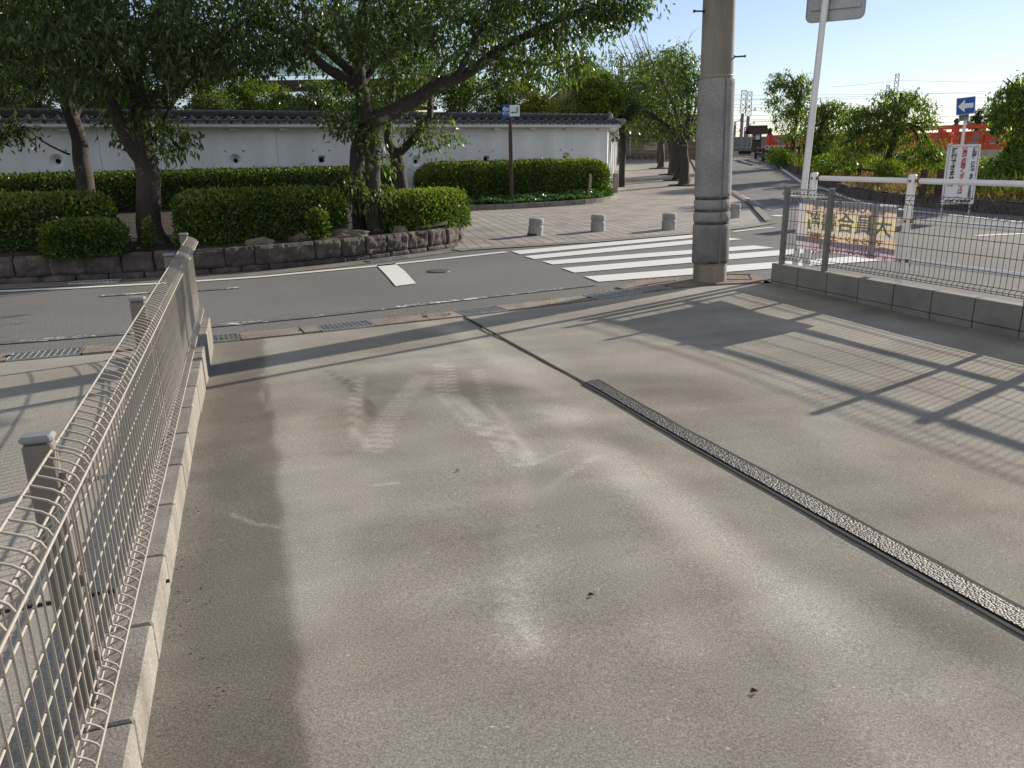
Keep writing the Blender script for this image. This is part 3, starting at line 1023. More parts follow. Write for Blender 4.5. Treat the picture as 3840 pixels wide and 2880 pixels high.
# --- river bank behind a low stone kerb
KP, KS = resample(KERB, .6); KN = -normals2(KP)
if KN[len(KN) // 2][0] < 0: KN = -KN
nb = 26
ds = np.concatenate([[0.12], np.linspace(.3, 4.2, 12), np.linspace(4.6, 9.0, 9), [12, 16, 22, 30]])
hh = np.interp(ds, [0, .3, 2, 4.2, 6.5, 9, 30], [.26, .30, .42, .40, -.9, -2.2, -2.5])
gzk = np.array([gz(p[1]) for p in KP])
VX = KP[:, 0][:, None] + KN[:, 0][:, None] * ds[None]; VY = KP[:, 1][:, None] + KN[:, 1][:, None] * ds[None]
VZ = hh[None] + gzk[:, None] * np.interp(ds, [0, 5, 9], [1, 1, .2])[None] + (fbm(VX * .9, VY * .9, 71, 4) - .5) * .25 * sstep(.2, 1.5, ds)[None]
ii = np.arange(len(KP) - 1)[:, None] * len(ds) + np.arange(len(ds) - 1)[None]
F = np.stack([ii, ii + 1, ii + len(ds) + 1, ii + len(ds)], -1).reshape(-1, 4)
tag(np_mesh('river_bank', np.stack([VX, VY, VZ], -1).reshape(-1, 3), F, surf('bank_earth', (.10, .085, .035), (.26, .20, .11), 2.2, .95, (30, .5), (.6, .02)), smooth=True), kind='structure')
# ================================================================== BOUNDARY WALLS AND FENCES OF THE LOT
def curve_bend(n=6, r=.045):
    """profile of the rolled top of a mesh panel: (out, down) pairs"""
    pts = [(-.012, 0.0)]
    for k in range(1, n):
        a = math.pi * (k / n)
        pts.append((r * math.sin(a) * 1.15, .09 * (k / n) ** 1.0))
    pts.append((0.0, .092))
    return pts


def block_wall(name, label, origin, fn, length, thick, top, low, pitch, mat, n0, course=.21):
    """fn(s, n, z): world point; blocks are one mesh with real joints"""
    t = thing(name, label, 'wall', origin)
    mb = MB(); mj = MB()
    k = 0; s = 0.0
    while s < length - .02:
        e = min(s + pitch, length)
        z1 = top; zz = [top - course + .012, top]
        for z0, z1 in ((top - course + .004, top), (low, top - course - .004)):
            a, b = s + .004, e - .004
            c = 0.006
            prof = [(a, n0 + c), (a + c, n0), (b - c, n0), (b, n0 + c), (b, n0 + thick - c), (b - c, n0 + thick), (a + c, n0 + thick), (a, n0 + thick - c)]
            dn = rng.uniform(-.002, .002)
            bot = [fn(p, q + dn, z0) for p, q in prof]; mid = [fn(p, q + dn, z1 - c) for p, q in prof]
            ctr = (a + b) / 2
            up = [fn(ctr + (p - ctr) * (1 - 2 * c / (b - a)), n0 + thick / 2 + (q - n0 - thick / 2) * (1 - 2 * c / thick) + dn, z1) for p, q in prof]
            fs = [tuple(range(7, -1, -1)), tuple(range(16, 24))]
            for r in range(2):
                for i in range(8):
                    j = (i + 1) % 8
                    fs.append((r * 8 + i, r * 8 + j, r * 8 + 8 + j, r * 8 + 8 + i))
            mb.add(bot + mid + up, fs)
        s = e
    v = [fn(p, q, z) for z in (low, top - .008) for p, q in ((.006, n0 + .007), (length - .006, n0 + .007), (length - .006, n0 + thick - .007), (.006, n0 + thick - .007))]
    mj.add(v, [(3, 2, 1, 0), (4, 5, 6, 7), (0, 1, 5, 4), (1, 2, 6, 5), (2, 3, 7, 6), (3, 0, 4, 7)])
    o = mb.build('blocks', mat, t)
    bm = bmesh.new(); bm.from_mesh(o.data); bmesh.ops.recalc_face_normals(bm, faces=bm.faces[:]); bm.to_mesh(o.data); bm.free()
    o = mj.build('mortar', M['mortar'], t)
    bm = bmesh.new(); bm.from_mesh(o.data); bmesh.ops.recalc_face_normals(bm, faces=bm.faces[:]); bm.to_mesh(o.data); bm.free()
    return t


def mesh_fence(name, label, origin, fn, out, s0, s1, base, top, posts, pn, pitch, mat, pmat, wr=.0029, hr=.0034, rows=4, group=None):
    """fn(s, n, z); mesh lies at n = 0 and its bends bulge by out (+1 / -1)"""
    t = thing(name, label, 'mesh fence', origin, group)
    bend = curve_bend()
    zt, zb = top, base + .045
    zs = []
    prof = [(n * out, zt - d) for n, d in bend] + [(n * out * .62, zb + d * .62) for n, d in bend[::-1]]
    inner = np.linspace(zt - .092, zb + .057, rows + 2)
    cuts = [s0] + [p for p in posts if s0 + .1 < p < s1 - .1] + [s1]
    for a, b in zip(cuts[:-1], cuts[1:]):
        mb = MB()
        a2, b2 = a + .012, b - .012
        n = max(2, int(round((b2 - a2) / pitch)))
        for k in range(n + 1):
            s = a2 + (b2 - a2) * k / n
            mb.tube([fn(s, q, z) for q, z in prof], wr, 5)
        for z, q in [(zt, -.012 * out - .004 * out), (zt - .045, .052 * out + .003 * out), (zt - .09, -.0045 * out), (zb, -.012 * out), (zb + .028, .034 * out), (zb + .056, -.0045 * out)] + [(z, -.0045 * out) for z in inner[1:-1]]:
            mb.tube([fn(a2 - .01, q, z), fn((a2 + b2) / 2, q, z), fn(b2 + .01, q, z)], hr, 5)
        mb.build('mesh_panel', mat, t)
    for p in posts:
        mb = MB()
        q = fn(p, pn, 0)
        d = Vector(fn(p + .1, pn, 0)) - Vector(q)
        rot = math.atan2(d.y, d.x)
        h = top - base + .035
        mb.box((q[0], q[1], base + h / 2 - .01), (.042, .062, h - .02), rot, 0, .004)
        po = mb.build('post', pmat, t)
        mc = MB(); mc.box((q[0], q[1], base + h - .008), (.048, .068, .018), rot, 0, .006)
        mc.build('post_cap', M['cap'], po)
        for z in (top - .075, (top + base) / 2, base + .13):
            mk = MB(); c = fn(p, pn * .35, z); mk.box(c, (.022, .03, .03), rot, 0, .003)
            mk.build('clamp', pmat, po)
    return t


LF = lambda s, n, z: lp(n, s, z)
block_wall('block_wall', 'low pale block wall under the bronze mesh fence on the left of the lot', lp(-.445, 3, 0), lambda s, n, z: lp(n, 6.95 - s, z), 9.3, .13, .256, -.12, .43, M['block_light'], -.51)
mesh_fence('mesh_fence', 'bronze coloured wire mesh fence with rolled edges on the pale low wall at left', lp(-.42, 3, 0), lambda s, n, z: lp(n - .452, s, z), 1.0,
           -1.2, 6.93, .256, .926, [-.2, 1.90, 3.76, 5.45, 6.86], -.042, .0535, M['fence'], M['fence_post'])
block_wall('block_wall', 'low dark grey block wall under the grey mesh fence on the right of the lot', rp(2, .06, 0), lambda s, n, z: rp(s, n, z), 9.5, .13, .24, -.16, .435, M['block'], 0.0)
mesh_fence('mesh_fence', 'dark grey wire mesh fence carrying a faded banner on the right block wall', rp(2, .06, 0), lambda s, n, z: rp(s, n + .075, z), -1.0,
           .06, 9.3, .24, 1.085, [.12, .78, 3.05, 5.3, 7.6], -.03, .0545, M['fence_grey'], M['post_grey'], rows=4)

# faded cloth banner tied behind the right mesh fence (seen from its back, so the lettering is reversed)
bs0, bs1, bz0, bz1 = .24, 1.60, .43, .985
t = thing('banner', 'faded yellow and pink cloth banner tied to the right mesh fence, lettering reversed', 'banner', rp(.9, .11, .7))


def bpt(u, v, dn=0.0):
    return rp(bs0 + (bs1 - bs0) * u, .105 + .012 * math.sin(u * 9 + v * 2) + .01 * math.sin(v * 7) + dn, bz0 + (bz1 - bz0) * v + .012 * math.sin(u * 3.1) * (1 - v))


def bpatch(name, u0, u1, v0, v1, mat, dn=0.0, nx=24, ny=8):
    mb = MB()
    vs = [bpt(u0 + (u1 - u0) * i / nx, v0 + (v1 - v0) * j / ny, dn) for j in range(ny + 1) for i in range(nx + 1)]
    mb.add(vs, [(j * (nx + 1) + i, j * (nx + 1) + i + 1, (j + 1) * (nx + 1) + i + 1, (j + 1) * (nx + 1) + i) for j in range(ny) for i in range(nx)], 0, True)
    return mb.build(name, M[mat], t)


cl = MB()
bands = [(0.0, .19, 'ban_p'), (.19, .40, 'ban_o'), (.40, .45, 'ban_b'), (.45, .74, 'ban_y'), (.74, .80, 'ban_r'), (.80, .93, 'ban_o'), (.93, 1.0, 'ban_g')]
mats = []
for v0, v1, m in bands:
    k = len(mats); mats.append(M[m])
    nx, ny = 30, 6
    vs = [bpt(.09 + .91 * i / nx, v0 + (v1 - v0) * j / ny) for j in range(ny + 1) for i in range(nx + 1)]
    cl.add(vs, [(j * (nx + 1) + i, j * (nx + 1) + i + 1, (j + 1) * (nx + 1) + i + 1, (j + 1) * (nx + 1) + i) for j in range(ny) for i in range(nx)], k, True)
k = len(mats); mats.append(M['ban_g'])
vs = [bpt(.09 * i / 4, j / 12) for j in range(13) for i in range(5)]
cl.add(vs, [(j * 5 + i, j * 5 + i + 1, (j + 1) * 5 + i + 1, (j + 1) * 5 + i) for j in range(12) for i in range(4)], k, True)
cl.build('cloth', mats, t)


def btext(name, body, size, u, v, mat, sx=1.0):
    o = rp(bs0 + (bs1 - bs0) * u, .086, bz0 + (bz1 - bz0) * v)
    put_text(name, body, size, M[mat], t, o, (RD[0] * sx, RD[1] * sx, 0), (0, 0, 1), mirror=True, bold=.004)


btext('lettering', '(買取OPEN)相談強化', .085, .54, .865, 'ban_g', 1.25)
btext('lettering', '大員合書新', .205, .54, .575, 'ban_ink', 1.16)
btext('lettering', 'マンション・土地 売却', .075, .53, .30, 'ban_red', 1.35)
btext('lettering', '0120-50-10日募集', .09, .53, .095, 'ban_w', 1.35)
for u, v in ((.02, .99), (.45, .99), (.985, .985), (.02, .02), (.40, .01), (.93, .03)):
    p = Vector(bpt(u, v)); q = Vector(rp(bs0 + (bs1 - bs0) * u + .01, .08, p.z + .015))
    mb = MB(); mb.tube([p, (p + q) / 2 + Vector((0, 0, .02)), q, q + Vector((.02, 0, -.05))], .004, 5)
    mb.build('tie_string', M['ink'], t)

# ------------------------------------------------------------------ white pipe guard fence behind the right mesh fence
GA = np.array([3.685, 9.8]); GD = np.array([.444, -.896]); GNN = np.array([.896, .444])
t = thing('guard_rail', 'white pipe guard rail with three horizontal pipes behind the mesh fence', 'guard rail', (GA[0], GA[1], 0))
gpz = 1.245
rails_z = (1.182, .764, .342)
ps = [0, 1.34, 3.50, 5.66]
for i, s in enumerate(ps):
    c = GA + GD * s
    mb = MB()
    mb.lathe((c[0], c[1], -.02), [(.044, 0), (.044, gpz), (.041, gpz + .014), (.028, gpz + .022)], 20)
    po = mb.build('post', M['white_paint'], t)
    for z in rails_z:
        mk = MB()
        b = (c[0] - GNN[0] * .046 + GD[0] * .012, c[1] - GNN[1] * .046 + GD[1] * .012, z)
        mk.tube([b, (b[0] - GNN[0] * .012, b[1] - GNN[1] * .012, z)], .013, 10)
        mk.build('bolt', M['rust'], po)
    for z in rails_z:
        mk = MB()
        a = c + GD * .05
        mk.tube([(a[0], a[1], z), (a[0] + GD[0] * .09, a[1] + GD[1] * .09, z)], .021, 12)
        mk.tube([(a[0] + GD[0] * .05, a[1] + GD[1] * .05, z - .02), (a[0] + GD[0] * .05, a[1] + GD[1] * .05, z - .055)], .008, 8)
        mk.build('rail_socket', M['rust'], po)
for i in range(len(ps) - 1):
    for z in rails_z:
        a = GA + GD * (ps[i] + .10); b = GA + GD * (ps[i + 1] - .042)
        mb = MB(); mb.tube([(a[0], a[1], z), (b[0], b[1], z)], .0285, 16)
        mb.build('rail', M['white_paint'], t)

# ------------------------------------------------------------------ road sign seen from behind, on a white pole
sp = Vector((3.575, 9.88, 0))
t = thing('road_sign', 'grey back of a road sign on a slightly leaning white pole', 'road sign', sp)
top = sp + Vector((.115, -.01, 4.3))
mb = MB(); mb.tube([sp + Vector((0, 0, -.02)), top], .039, 20)
po = mb.build('pole', M['white_paint'], t)
mb = MB()
for z in (2.4, 3.2, 3.75):
    q = sp.lerp(top, z / 4.3)
mb.tube([sp.lerp(top, 3.16 / 4.3) + Vector((-.005, -.0355, 0)), sp.lerp(top, 3.6 / 4.3) + Vector((-.005, -.0365, 0))], .008, 6)
mb.build('rust_streak', M['rust'], po)
bd = Vector((.86, -.51, 0)).normalized(); bn = Vector((-bd.y, bd.x, 0))
c = sp.lerp(top, 3.42 / 4.3) + bn * .062 + bd * .10 + Vector((0, 0, -.09))
w, h, r = .64, .80, .07
out = []
for cx2, cz2, a0 in ((w / 2 - r, h / 2 - r, 0), (-w / 2 + r, h / 2 - r, 90), (-w / 2 + r, -h / 2 + r, 180), (w / 2 - r, -h / 2 + r, 270)):
    for k in range(7):
        a = R(a0 + 15 * k); out.append((cx2 + r * math.cos(a), cz2 + r * math.sin(a)))
mb = MB(); n = len(out)
for dz in (0, .004):
    pass
V0 = [c + bd * u + Vector((0, 0, v)) for u, v in out]; V1 = [p + bn * .012 for p in V0]
mb.add(V0 + V1, [tuple(range(n)), tuple(range(2 * n - 1, n - 1, -1))] + [(i, n + i, n + (i + 1) % n, (i + 1) % n) for i in range(n)])
rim = [c + bd * u * .99 + Vector((0, 0, v * .99)) - bn * .004 for u, v in out]
mb.tube(rim + [rim[0]], .007, 6)
bo = mb.build('sign_plate', M['alu'], t)
for dz in (-.25, .27):
    mb = MB(); a = c - bd * .27 + Vector((0, 0, dz)) - bn * .012; b = c + bd * .27 + Vector((0, 0, dz)) - bn * .012
    mb.obox(a, b, .02, .045); mb.obox(a - bn * .008, b - bn * .008, .006, .014)
    mb.build('stiffener', M['alu'], bo)
for dz in (-.25, .27):
    mb = MB()
    q = sp.lerp(top, (3.45 + dz) / 4.3)
    mb.tube([q - Vector((0, 0, .02)), q + Vector((0, 0, .02))], .046, 20)
    e = q - bd * -.06 - bn * .0; mb.tube([e - bn * .035, e + bn * .03], .012, 8)
    mb.build('clamp_band', M['galv'], t)
mb = MB(); sc_ = c + bd * .22 + Vector((0, 0, -.12)) - bn * .003
mb.obox(sc_ - bd * .035, sc_ + bd * .035, .003, .09)
mb.build('sticker', M['sign_white'], bo)

# ------------------------------------------------------------------ utility pole
up_ = Vector((2.42, 9.52, 0))
t = thing('utility_pole', 'thick grey concrete utility pole wrapped in rough grey sheeting beside the crosswalk', 'utility pole', up_)
rad = lambda z: .198 - z / 150.0
mb = MB(); mb.lathe(up_, [(rad(z), z) for z in (-.05, .5, 2, 4, 8, 12.5)], 40)
mb.build('shaft', M['pole'], t)


def wrap_mat():
    m, nt, b = nmat('rough_wrap')
    f = tex(nt, 55, 4, .7)
    tc = nt.nodes.new('ShaderNodeTexCoord'); sx = nt.nodes.new('ShaderNodeSeparateXYZ'); nt.links.new(tc.outputs['Object'], sx.inputs[0])
    low = ramp(nt, mathn(nt, 'ADD', mathn(nt, 'MULTIPLY', sx.outputs[2], .45), mathn(nt, 'MULTIPLY', tex(nt, 5, 4), .35)), [(.28, (.55, .55, .56)), (.55, (1, 1, 1))])
    c = ramp(nt, tex(nt, 2.2, 5), [(.3, (.21, .205, .20)), (.7, (.34, .335, .33))])
    c = mixc(nt, 1.0, mixc(nt, 1.0, c, ramp(nt, f, [(.3, (.72,) * 3), (.7, (1.25,) * 3)]), 'MULTIPLY'), low, 'MULTIPLY')
    nt.links.new(c, b.inputs['Base Color'])
    b.inputs['Roughness'].default_value = .9
    b.inputs['Specular IOR Level'].default_value = .15
    bump(nt, b, f, .9, .012)
    return m


M['wrap'] = wrap_mat()
M['mossy'] = surf('mossy_band', (.05, .045, .03), (.13, .115, .085), 14, .9, (60, .4), None)
seam = math.atan2(-math.cos(R(28)), math.sin(R(28))) + R(0)
sv = Vector((-up_.x, -up_.y, 0)).normalized(); seam = math.atan2(sv.y, sv.x) + R(33)
wr_ = MB()
zring = [.70, .845, .985]
zedges = [.225] + zring + [2.29]
NW = 56
for a, b in zip(zedges[:-1], zedges[1:]):
    g0 = .0 if a == .225 else .016; g1 = .0 if b == 2.29 else .016
    zs = [a + g0, a + g0 + .012] + list(np.linspace(a + g0 + .05, b - g1 - .05, max(2, int((b - a) / .25)))) + [b - g1 - .012, b - g1]
    vs = []
    gap = .022 if a > .3 else .03
    for i, z in enumerate(zs):
        e = .008 if i in (0, len(zs) - 1) else .020
        for k in range(NW):
            th = seam + gap / .2 / 2 + (2 * math.pi - gap / .2) * k / (NW - 1)
            r = rad(z) + e + .0025 * mnoise.noise((math.cos(th) * 4, math.sin(th) * 4, z * 5)) + (.010 * (k > NW - 5) if z < .72 else 0)
            if k in (0, NW - 1): r -= .014
            zz = z
            if i == 0 and a == .225: zz = z + (.03 if k > NW * .86 or k < 3 else 0) + .006 * math.sin(k)
            vs.append((up_.x + r * math.cos(th), up_.y + r * math.sin(th), zz))
    fs = [(i * NW + k, i * NW + k + 1, (i + 1) * NW + k + 1, (i + 1) * NW + k) for i in range(len(zs) - 1) for k in range(NW - 1)]
    wr_.add(vs, fs, 0, True)
wr_.build('wrapping_sheet', M['wrap'], t)
for z in zring:
    mb = MB(); mb.lathe((up_.x, up_.y, z - .014), [(rad(z) + .004, 0), (rad(z) + .010, .006), (rad(z) + .010, .022), (rad(z) + .004, .028)], 40)
    mb.build('tie_band', M['mossy'], t)
for z, a in ((3.0, 180 + 14), (2.52, 0 - 14), (4.2, 180 + 14), (3.6, -14), (5.0, -14), (5.6, 194)):
    th = R(a); d = Vector((math.cos(th), math.sin(th), 0))
    mb = MB(); p = up_ + Vector((0, 0, z)) + d * (rad(z) - .01)
    mb.tube([p, p + d * .125], .009, 8); mb.tube([p + d * .123, p + d * .138], .016, 10); mb.tube([p - d * .0, p + d * .018], .02, 10)
    mb.build('step_bolt', M['bolt'], t)
mb = MB(); mb.tube([up_ + Vector((rad(2.35) * 1.005 * math.cos(R(a)), rad(2.35) * 1.005 * math.sin(R(a)), 2.335 + .01 * math.sin(R(a)))) for a in range(0, 361, 10)], .0035, 5)
mb.build('binding_wire', M['galv'], t)
t.rotation_euler = (0, R(-1.2), 0)      # the pole leans slightly

# ------------------------------------------------------------------ grates, manhole, bollards
def grate(s0, s1, label, nx=11, ny=4, at_fn=gut_at, w=GW, z=.012, group='steel grates in the street gutters'):
    c = at_fn((s0 + s1) / 2, w / 2)
    t = thing('drain_grate', label, 'drain grate', (c[0], c[1], 0), group)
    mf = MB(); mbx = MB()
    a, b = s0 + .01, s1 - .01
    P = lambda s, o: (*at_fn(s, o), z - .014)
    for o in (.014, w - .014): mf.obox(P(a, o), P(b, o), .012, .032)
    for s in (a, b): mf.obox(P(s, .014), P(s, w - .014), .012, .032)
    for k in range(1, ny): o = .014 + (w - .028) * k / ny; mbx.obox(P(a, o), P(b, o), .006, .026)
    for k in range(1, nx): s = a + (b - a) * k / nx; mbx.obox(P(s, .014), P(s, w - .014), .006, .027)
    mf.build('grate_frame', M['galv'], t); mbx.build('grate_bars', M['galv'], t)
    return t


for (s0, s1), lb in zip(GR, ('steel gutter grate left of the bronze mesh fence', 'steel gutter grate at the far end of the pale low wall, partly hidden by it',
                             'second steel gutter grate right of the bronze mesh fence, clear of the pavement joint', 'steel gutter grate at the street end of the dark pavement joint', 'steel gutter grate nearest the utility pole')):
    grate(s0, s1, lb)
fg = lambda a, b: (lambda s, o: np.array(a) + (np.array(b) - np.array(a)) / np.linalg.norm(np.array(b) - np.array(a)) * s + np.array([-(np.array(b) - np.array(a))[1], (np.array(b) - np.array(a))[0]]) / np.linalg.norm(np.array(b) - np.array(a)) * o)
for a, b, lb in (((-2.05, 11.62), (-1.55, 12.05), 'narrow steel grate at the foot of the stone planter beside the white stop line'), ((-5.62, 9.95), (-5.02, 10.08), 'narrow steel grate at the foot of the stone planter behind the mesh fence')):
    L = math.dist(a, b)
    mbp = MB()
    q = [fg(a, b)(0, 0), fg(a, b)(L, 0), fg(a, b)(L, .2), fg(a, b)(0, .2)]
    gt = grate(0, L, lb, 12, 1, fg(a, b), .2, .024)
    mbp.prism([tuple(p) for p in q], .0, .0085)
    mbp.build('grate_pit', M['dark'], gt)
mh = gp(1645, 1018)
t = thing('manhole_cover', 'round dark iron manhole cover in the road', 'manhole cover', (mh[0], mh[1], 0))
mb = MB(); mb.lathe((mh[0], mh[1], 0), [(.155, .002), (.155, .009), (.150, .011)], 32); mb.build('cover', surf('cast_iron', (.05, .048, .046), (.10, .095, .09), 12, .55, (60, .3), None, .5), t)
mb = MB()
for k in range(-3, 4):
    hw = math.sqrt(.135 ** 2 - (k * .037) ** 2)
    for j in range(-4, 4):
        x0, x1 = j * .035 + .004, j * .035 + .031
        if abs(x0) < hw and abs(x1) < hw: mb.box((mh[0] + (x0 + x1) / 2, mh[1] + k * .037, .0135), (.027, .020, .006))
mb.build('tread_pattern', M['mast'], t)

for (px, py), tilt, lb in (((2008, 884), .07, 'leaning stone bollard, leftmost of the four, nearest the planter'), ((2242, 868), 0, 'stone bollard second from the planter, upright behind the crosswalk'),
                           ((2508, 862), 0, 'stone bollard standing just left of the utility pole'), ((2752, 818), 0, 'stone bollard half hidden behind the utility pole, right of it')):
    x, y = gp(px, py)
    t = thing('stone_bollard', lb, 'bollard', (x, y, 0), 'stone bollards along the plaza edge')
    mb = MB()
    r = .142
    pr = [(r * .99, -.02), (r, .03), (r, .160), (r * .985, .172), (r * .89, .178), (r * .89, .202), (r * .985, .208), (r, .218), (r * .985, .285), (r * .95, .305), (r * .85, .315), (r * .4, .318)]
    mb.lathe((0, 0, 0), pr, 36)
    mb.v = [(vx + x + tilt * vz + .004 * mnoise.noise((vx * 9 + x, vy * 9, vz * 9)), vy + y, vz + .01 - tilt * vx * .9 + .003 * mnoise.noise((vx * 12, vy * 12 + x, vz * 5))) for vx, vy, vz in mb.v]
    mb.build('stone', M['granite'], t)
    if tilt:
        mb = MB(); mb.lathe((x - .012, y, 0), [(r * 1.01, .005), (r * 1.012, .05), (r * 1.0, .056)], 32)
        mb.build('dark_base', surf('damp_stone', (.05, .045, .04), (.09, .085, .075), 8, .9), t)
# ================================================================== FOLIAGE TOOLS
def unit(a):
    return a / (np.linalg.norm(a, axis=1)[:, None] + 1e-9)


def leaves(pos, axis, length, width, fold=.25, tint=None, up=None, curl=.15):
    """pointed folded leaves: 4 corners + tip curl; returns V, F, tint"""
    n = len(pos)
    axis = unit(axis)
    if up is None: up = np.tile(np.array([0, 0, 1.0]), (n, 1)) + rng.normal(0, .6, (n, 3))
    side = unit(np.cross(axis, up)); nor = np.cross(side, axis)
    L = length[:, None]; Wd = width[:, None]
    mid = pos + axis * L * .48
    tip = pos + axis * L - nor * L * curl
    l = mid + side * Wd * .5 + nor * Wd * fold
    r = mid - side * Wd * .5 + nor * Wd * fold
    V = np.stack([pos, r, tip, l], 1).reshape(-1, 3)
    k = np.arange(n)[:, None] * 4
    F = np.concatenate([k + np.array([[0, 1, 2]]), k + np.array([[0, 2, 3]])], 0)
    if tint is None: tint = np.clip(rng.normal(.5, .22, n), 0, 1)
    return V, F, np.repeat(tint, 4)


def join(*parts):
    V = []; F = []; T = []; o = 0
    for v, f, t in parts:
        V.append(v); F.append(f + o); T.append(t); o += len(v)
    return np.concatenate(V), np.concatenate(F), np.concatenate(T)


def bez(a, b, c, n):
    t = np.linspace(0, 1, n)[:, None]
    return (1 - t) ** 2 * a + 2 * t * (1 - t) * b + t * t * c


def tree(name, label, base, limbs, blobs, ntip, nleaf, leaf=.09, wid=.38, seed=0, group=None, bark='bark', leafm='cherry', droop=.9, twig_r=.006, shell=.55,
         spread=.13, tint_mu=.5, weep=0.0, cat='tree', cluster=None, rootflare=True):
    """limbs: lists of (x, y, z, radius); blobs: (cx, cy, cz, rx, ry, rz, weight)"""
    g = np.random.default_rng(seed)
    t = thing(name, label, cat, base, group)
    mb = MB()
    nodes = []; nrad = []
    for li, lb in enumerate(limbs):
        P = np.array(lb, float)
        Q = smooth_line(P, 2)
        if li == 0 and rootflare:
            z0 = Q[0, 2]
            for q in Q:
                q[3] *= 1 + .45 * math.exp(-(q[2] - z0) / .16)
        wob = np.array([mnoise.noise_vector((q[0] * 2.2 + seed, q[1] * 2.2, q[2] * 2.2)) for q in Q]) * .06
        wob[0] = 0
        C = Q[:, :3] + wob * np.minimum(1, Q[:, 3:4] / .05)
        mb.tube([tuple(c) for c in C], [float(r) for r in Q[:, 3]], 12 if Q[0, 3] > .06 else 7)
        for i, (c, r) in enumerate(zip(C, Q[:, 3])):
            if li > 0 or i > len(C) * .55:
                nodes.append(c); nrad.append(r)
    nodes = list(nodes)
    w = np.array([b[6] for b in blobs], float); w /= w.sum()
    tips = []
    for b, k in zip(blobs, g.multinomial(ntip, w)):
        u = unit(g.normal(size=(k, 3)))
        rr = (g.random(k) ** (1 / 3.0)) * (1 - shell) + shell * g.uniform(.82, 1.05, k)
        rr = np.where(g.random(k) < shell, g.uniform(.75, 1.05, k), g.random(k) ** (1 / 3.0))
        tips.append(np.array(b[:3]) + u * rr[:, None] * np.array(b[3:6]))
    tips = np.concatenate(tips)
    NP = np.array(nodes)
    d0 = np.array([np.min(np.linalg.norm(NP - q, axis=1)) for q in tips])
    LP = []; LA = []
    for q in tips[np.argsort(d0)]:
        NP = np.array(nodes)
        d = np.linalg.norm(NP - q, axis=1)
        pen = d + 1.0 * np.maximum(0, NP[:, 2] - q[2]) * (0 if weep else .6)
        k = int(np.argmin(pen)); a = NP[k]; dist = d[k]
        if dist < .04: continue
        mid = (a + q) / 2 + g.normal(0, .10, 3) * dist + np.array([0, 0, .12 * dist + weep * dist * .5])
        B = bez(a, mid, q, 6 if dist < 1 else 8)
        r0 = min(nrad[k] * .6, twig_r * (1 + 1.1 * dist)); r0 = max(r0, twig_r)
        mb.tube([tuple(p) for p in B], [float(x) for x in np.linspace(r0, twig_r * .45, len(B))], 4, caps=False)
        for p in B[1::2]:
            nodes.append(p); nrad.append(r0 * .7)
        m = max(3, int(g.poisson(nleaf)))
        tt = 1 - g.random(m) ** 1.5 * min(1.0, .75 / max(dist, .3))
        idx = tt * (len(B) - 1); i0 = np.clip(idx.astype(int), 0, len(B) - 2); fr = (idx - i0)[:, None]
        p = B[i0] * (1 - fr) + B[i0 + 1] * fr
        p = p + g.normal(0, spread, (m, 3)) * np.array([1, 1, .6]) - np.array([0, 0, 1]) * g.random((m, 1)) * spread * .8
        out = unit((q - a)[None] + g.normal(0, .4, (m, 3)) * dist)
        ax = out * .55 + g.normal(0, .55, (m, 3)) + np.array([0, 0, -droop])
        LP.append(p); LA.append(ax)
    mb.build('trunk', M[bark], t)
    LP = np.concatenate(LP); LA = np.concatenate(LA); n = len(LP)
    tint = np.clip(g.normal(tint_mu, .2, n) + (fbm(LP[:, 0] * 1.5 + LP[:, 2], LP[:, 1] * 1.5 + LP[:, 2] * .7, seed, 2) - .5) * .5, 0, 1)
    Ls = leaf * g.uniform(.45, 1.3, n)
    V, F, T = leaves(LP, LA, Ls, Ls * wid * g.uniform(.85, 1.2, n), .18, tint, np.array([[0, 0, 1.0]]) + g.normal(0, .7, (n, 3)), .2)
    np_mesh('crown', V, F, M[leafm], t, attrs={'tint': T})
    return t


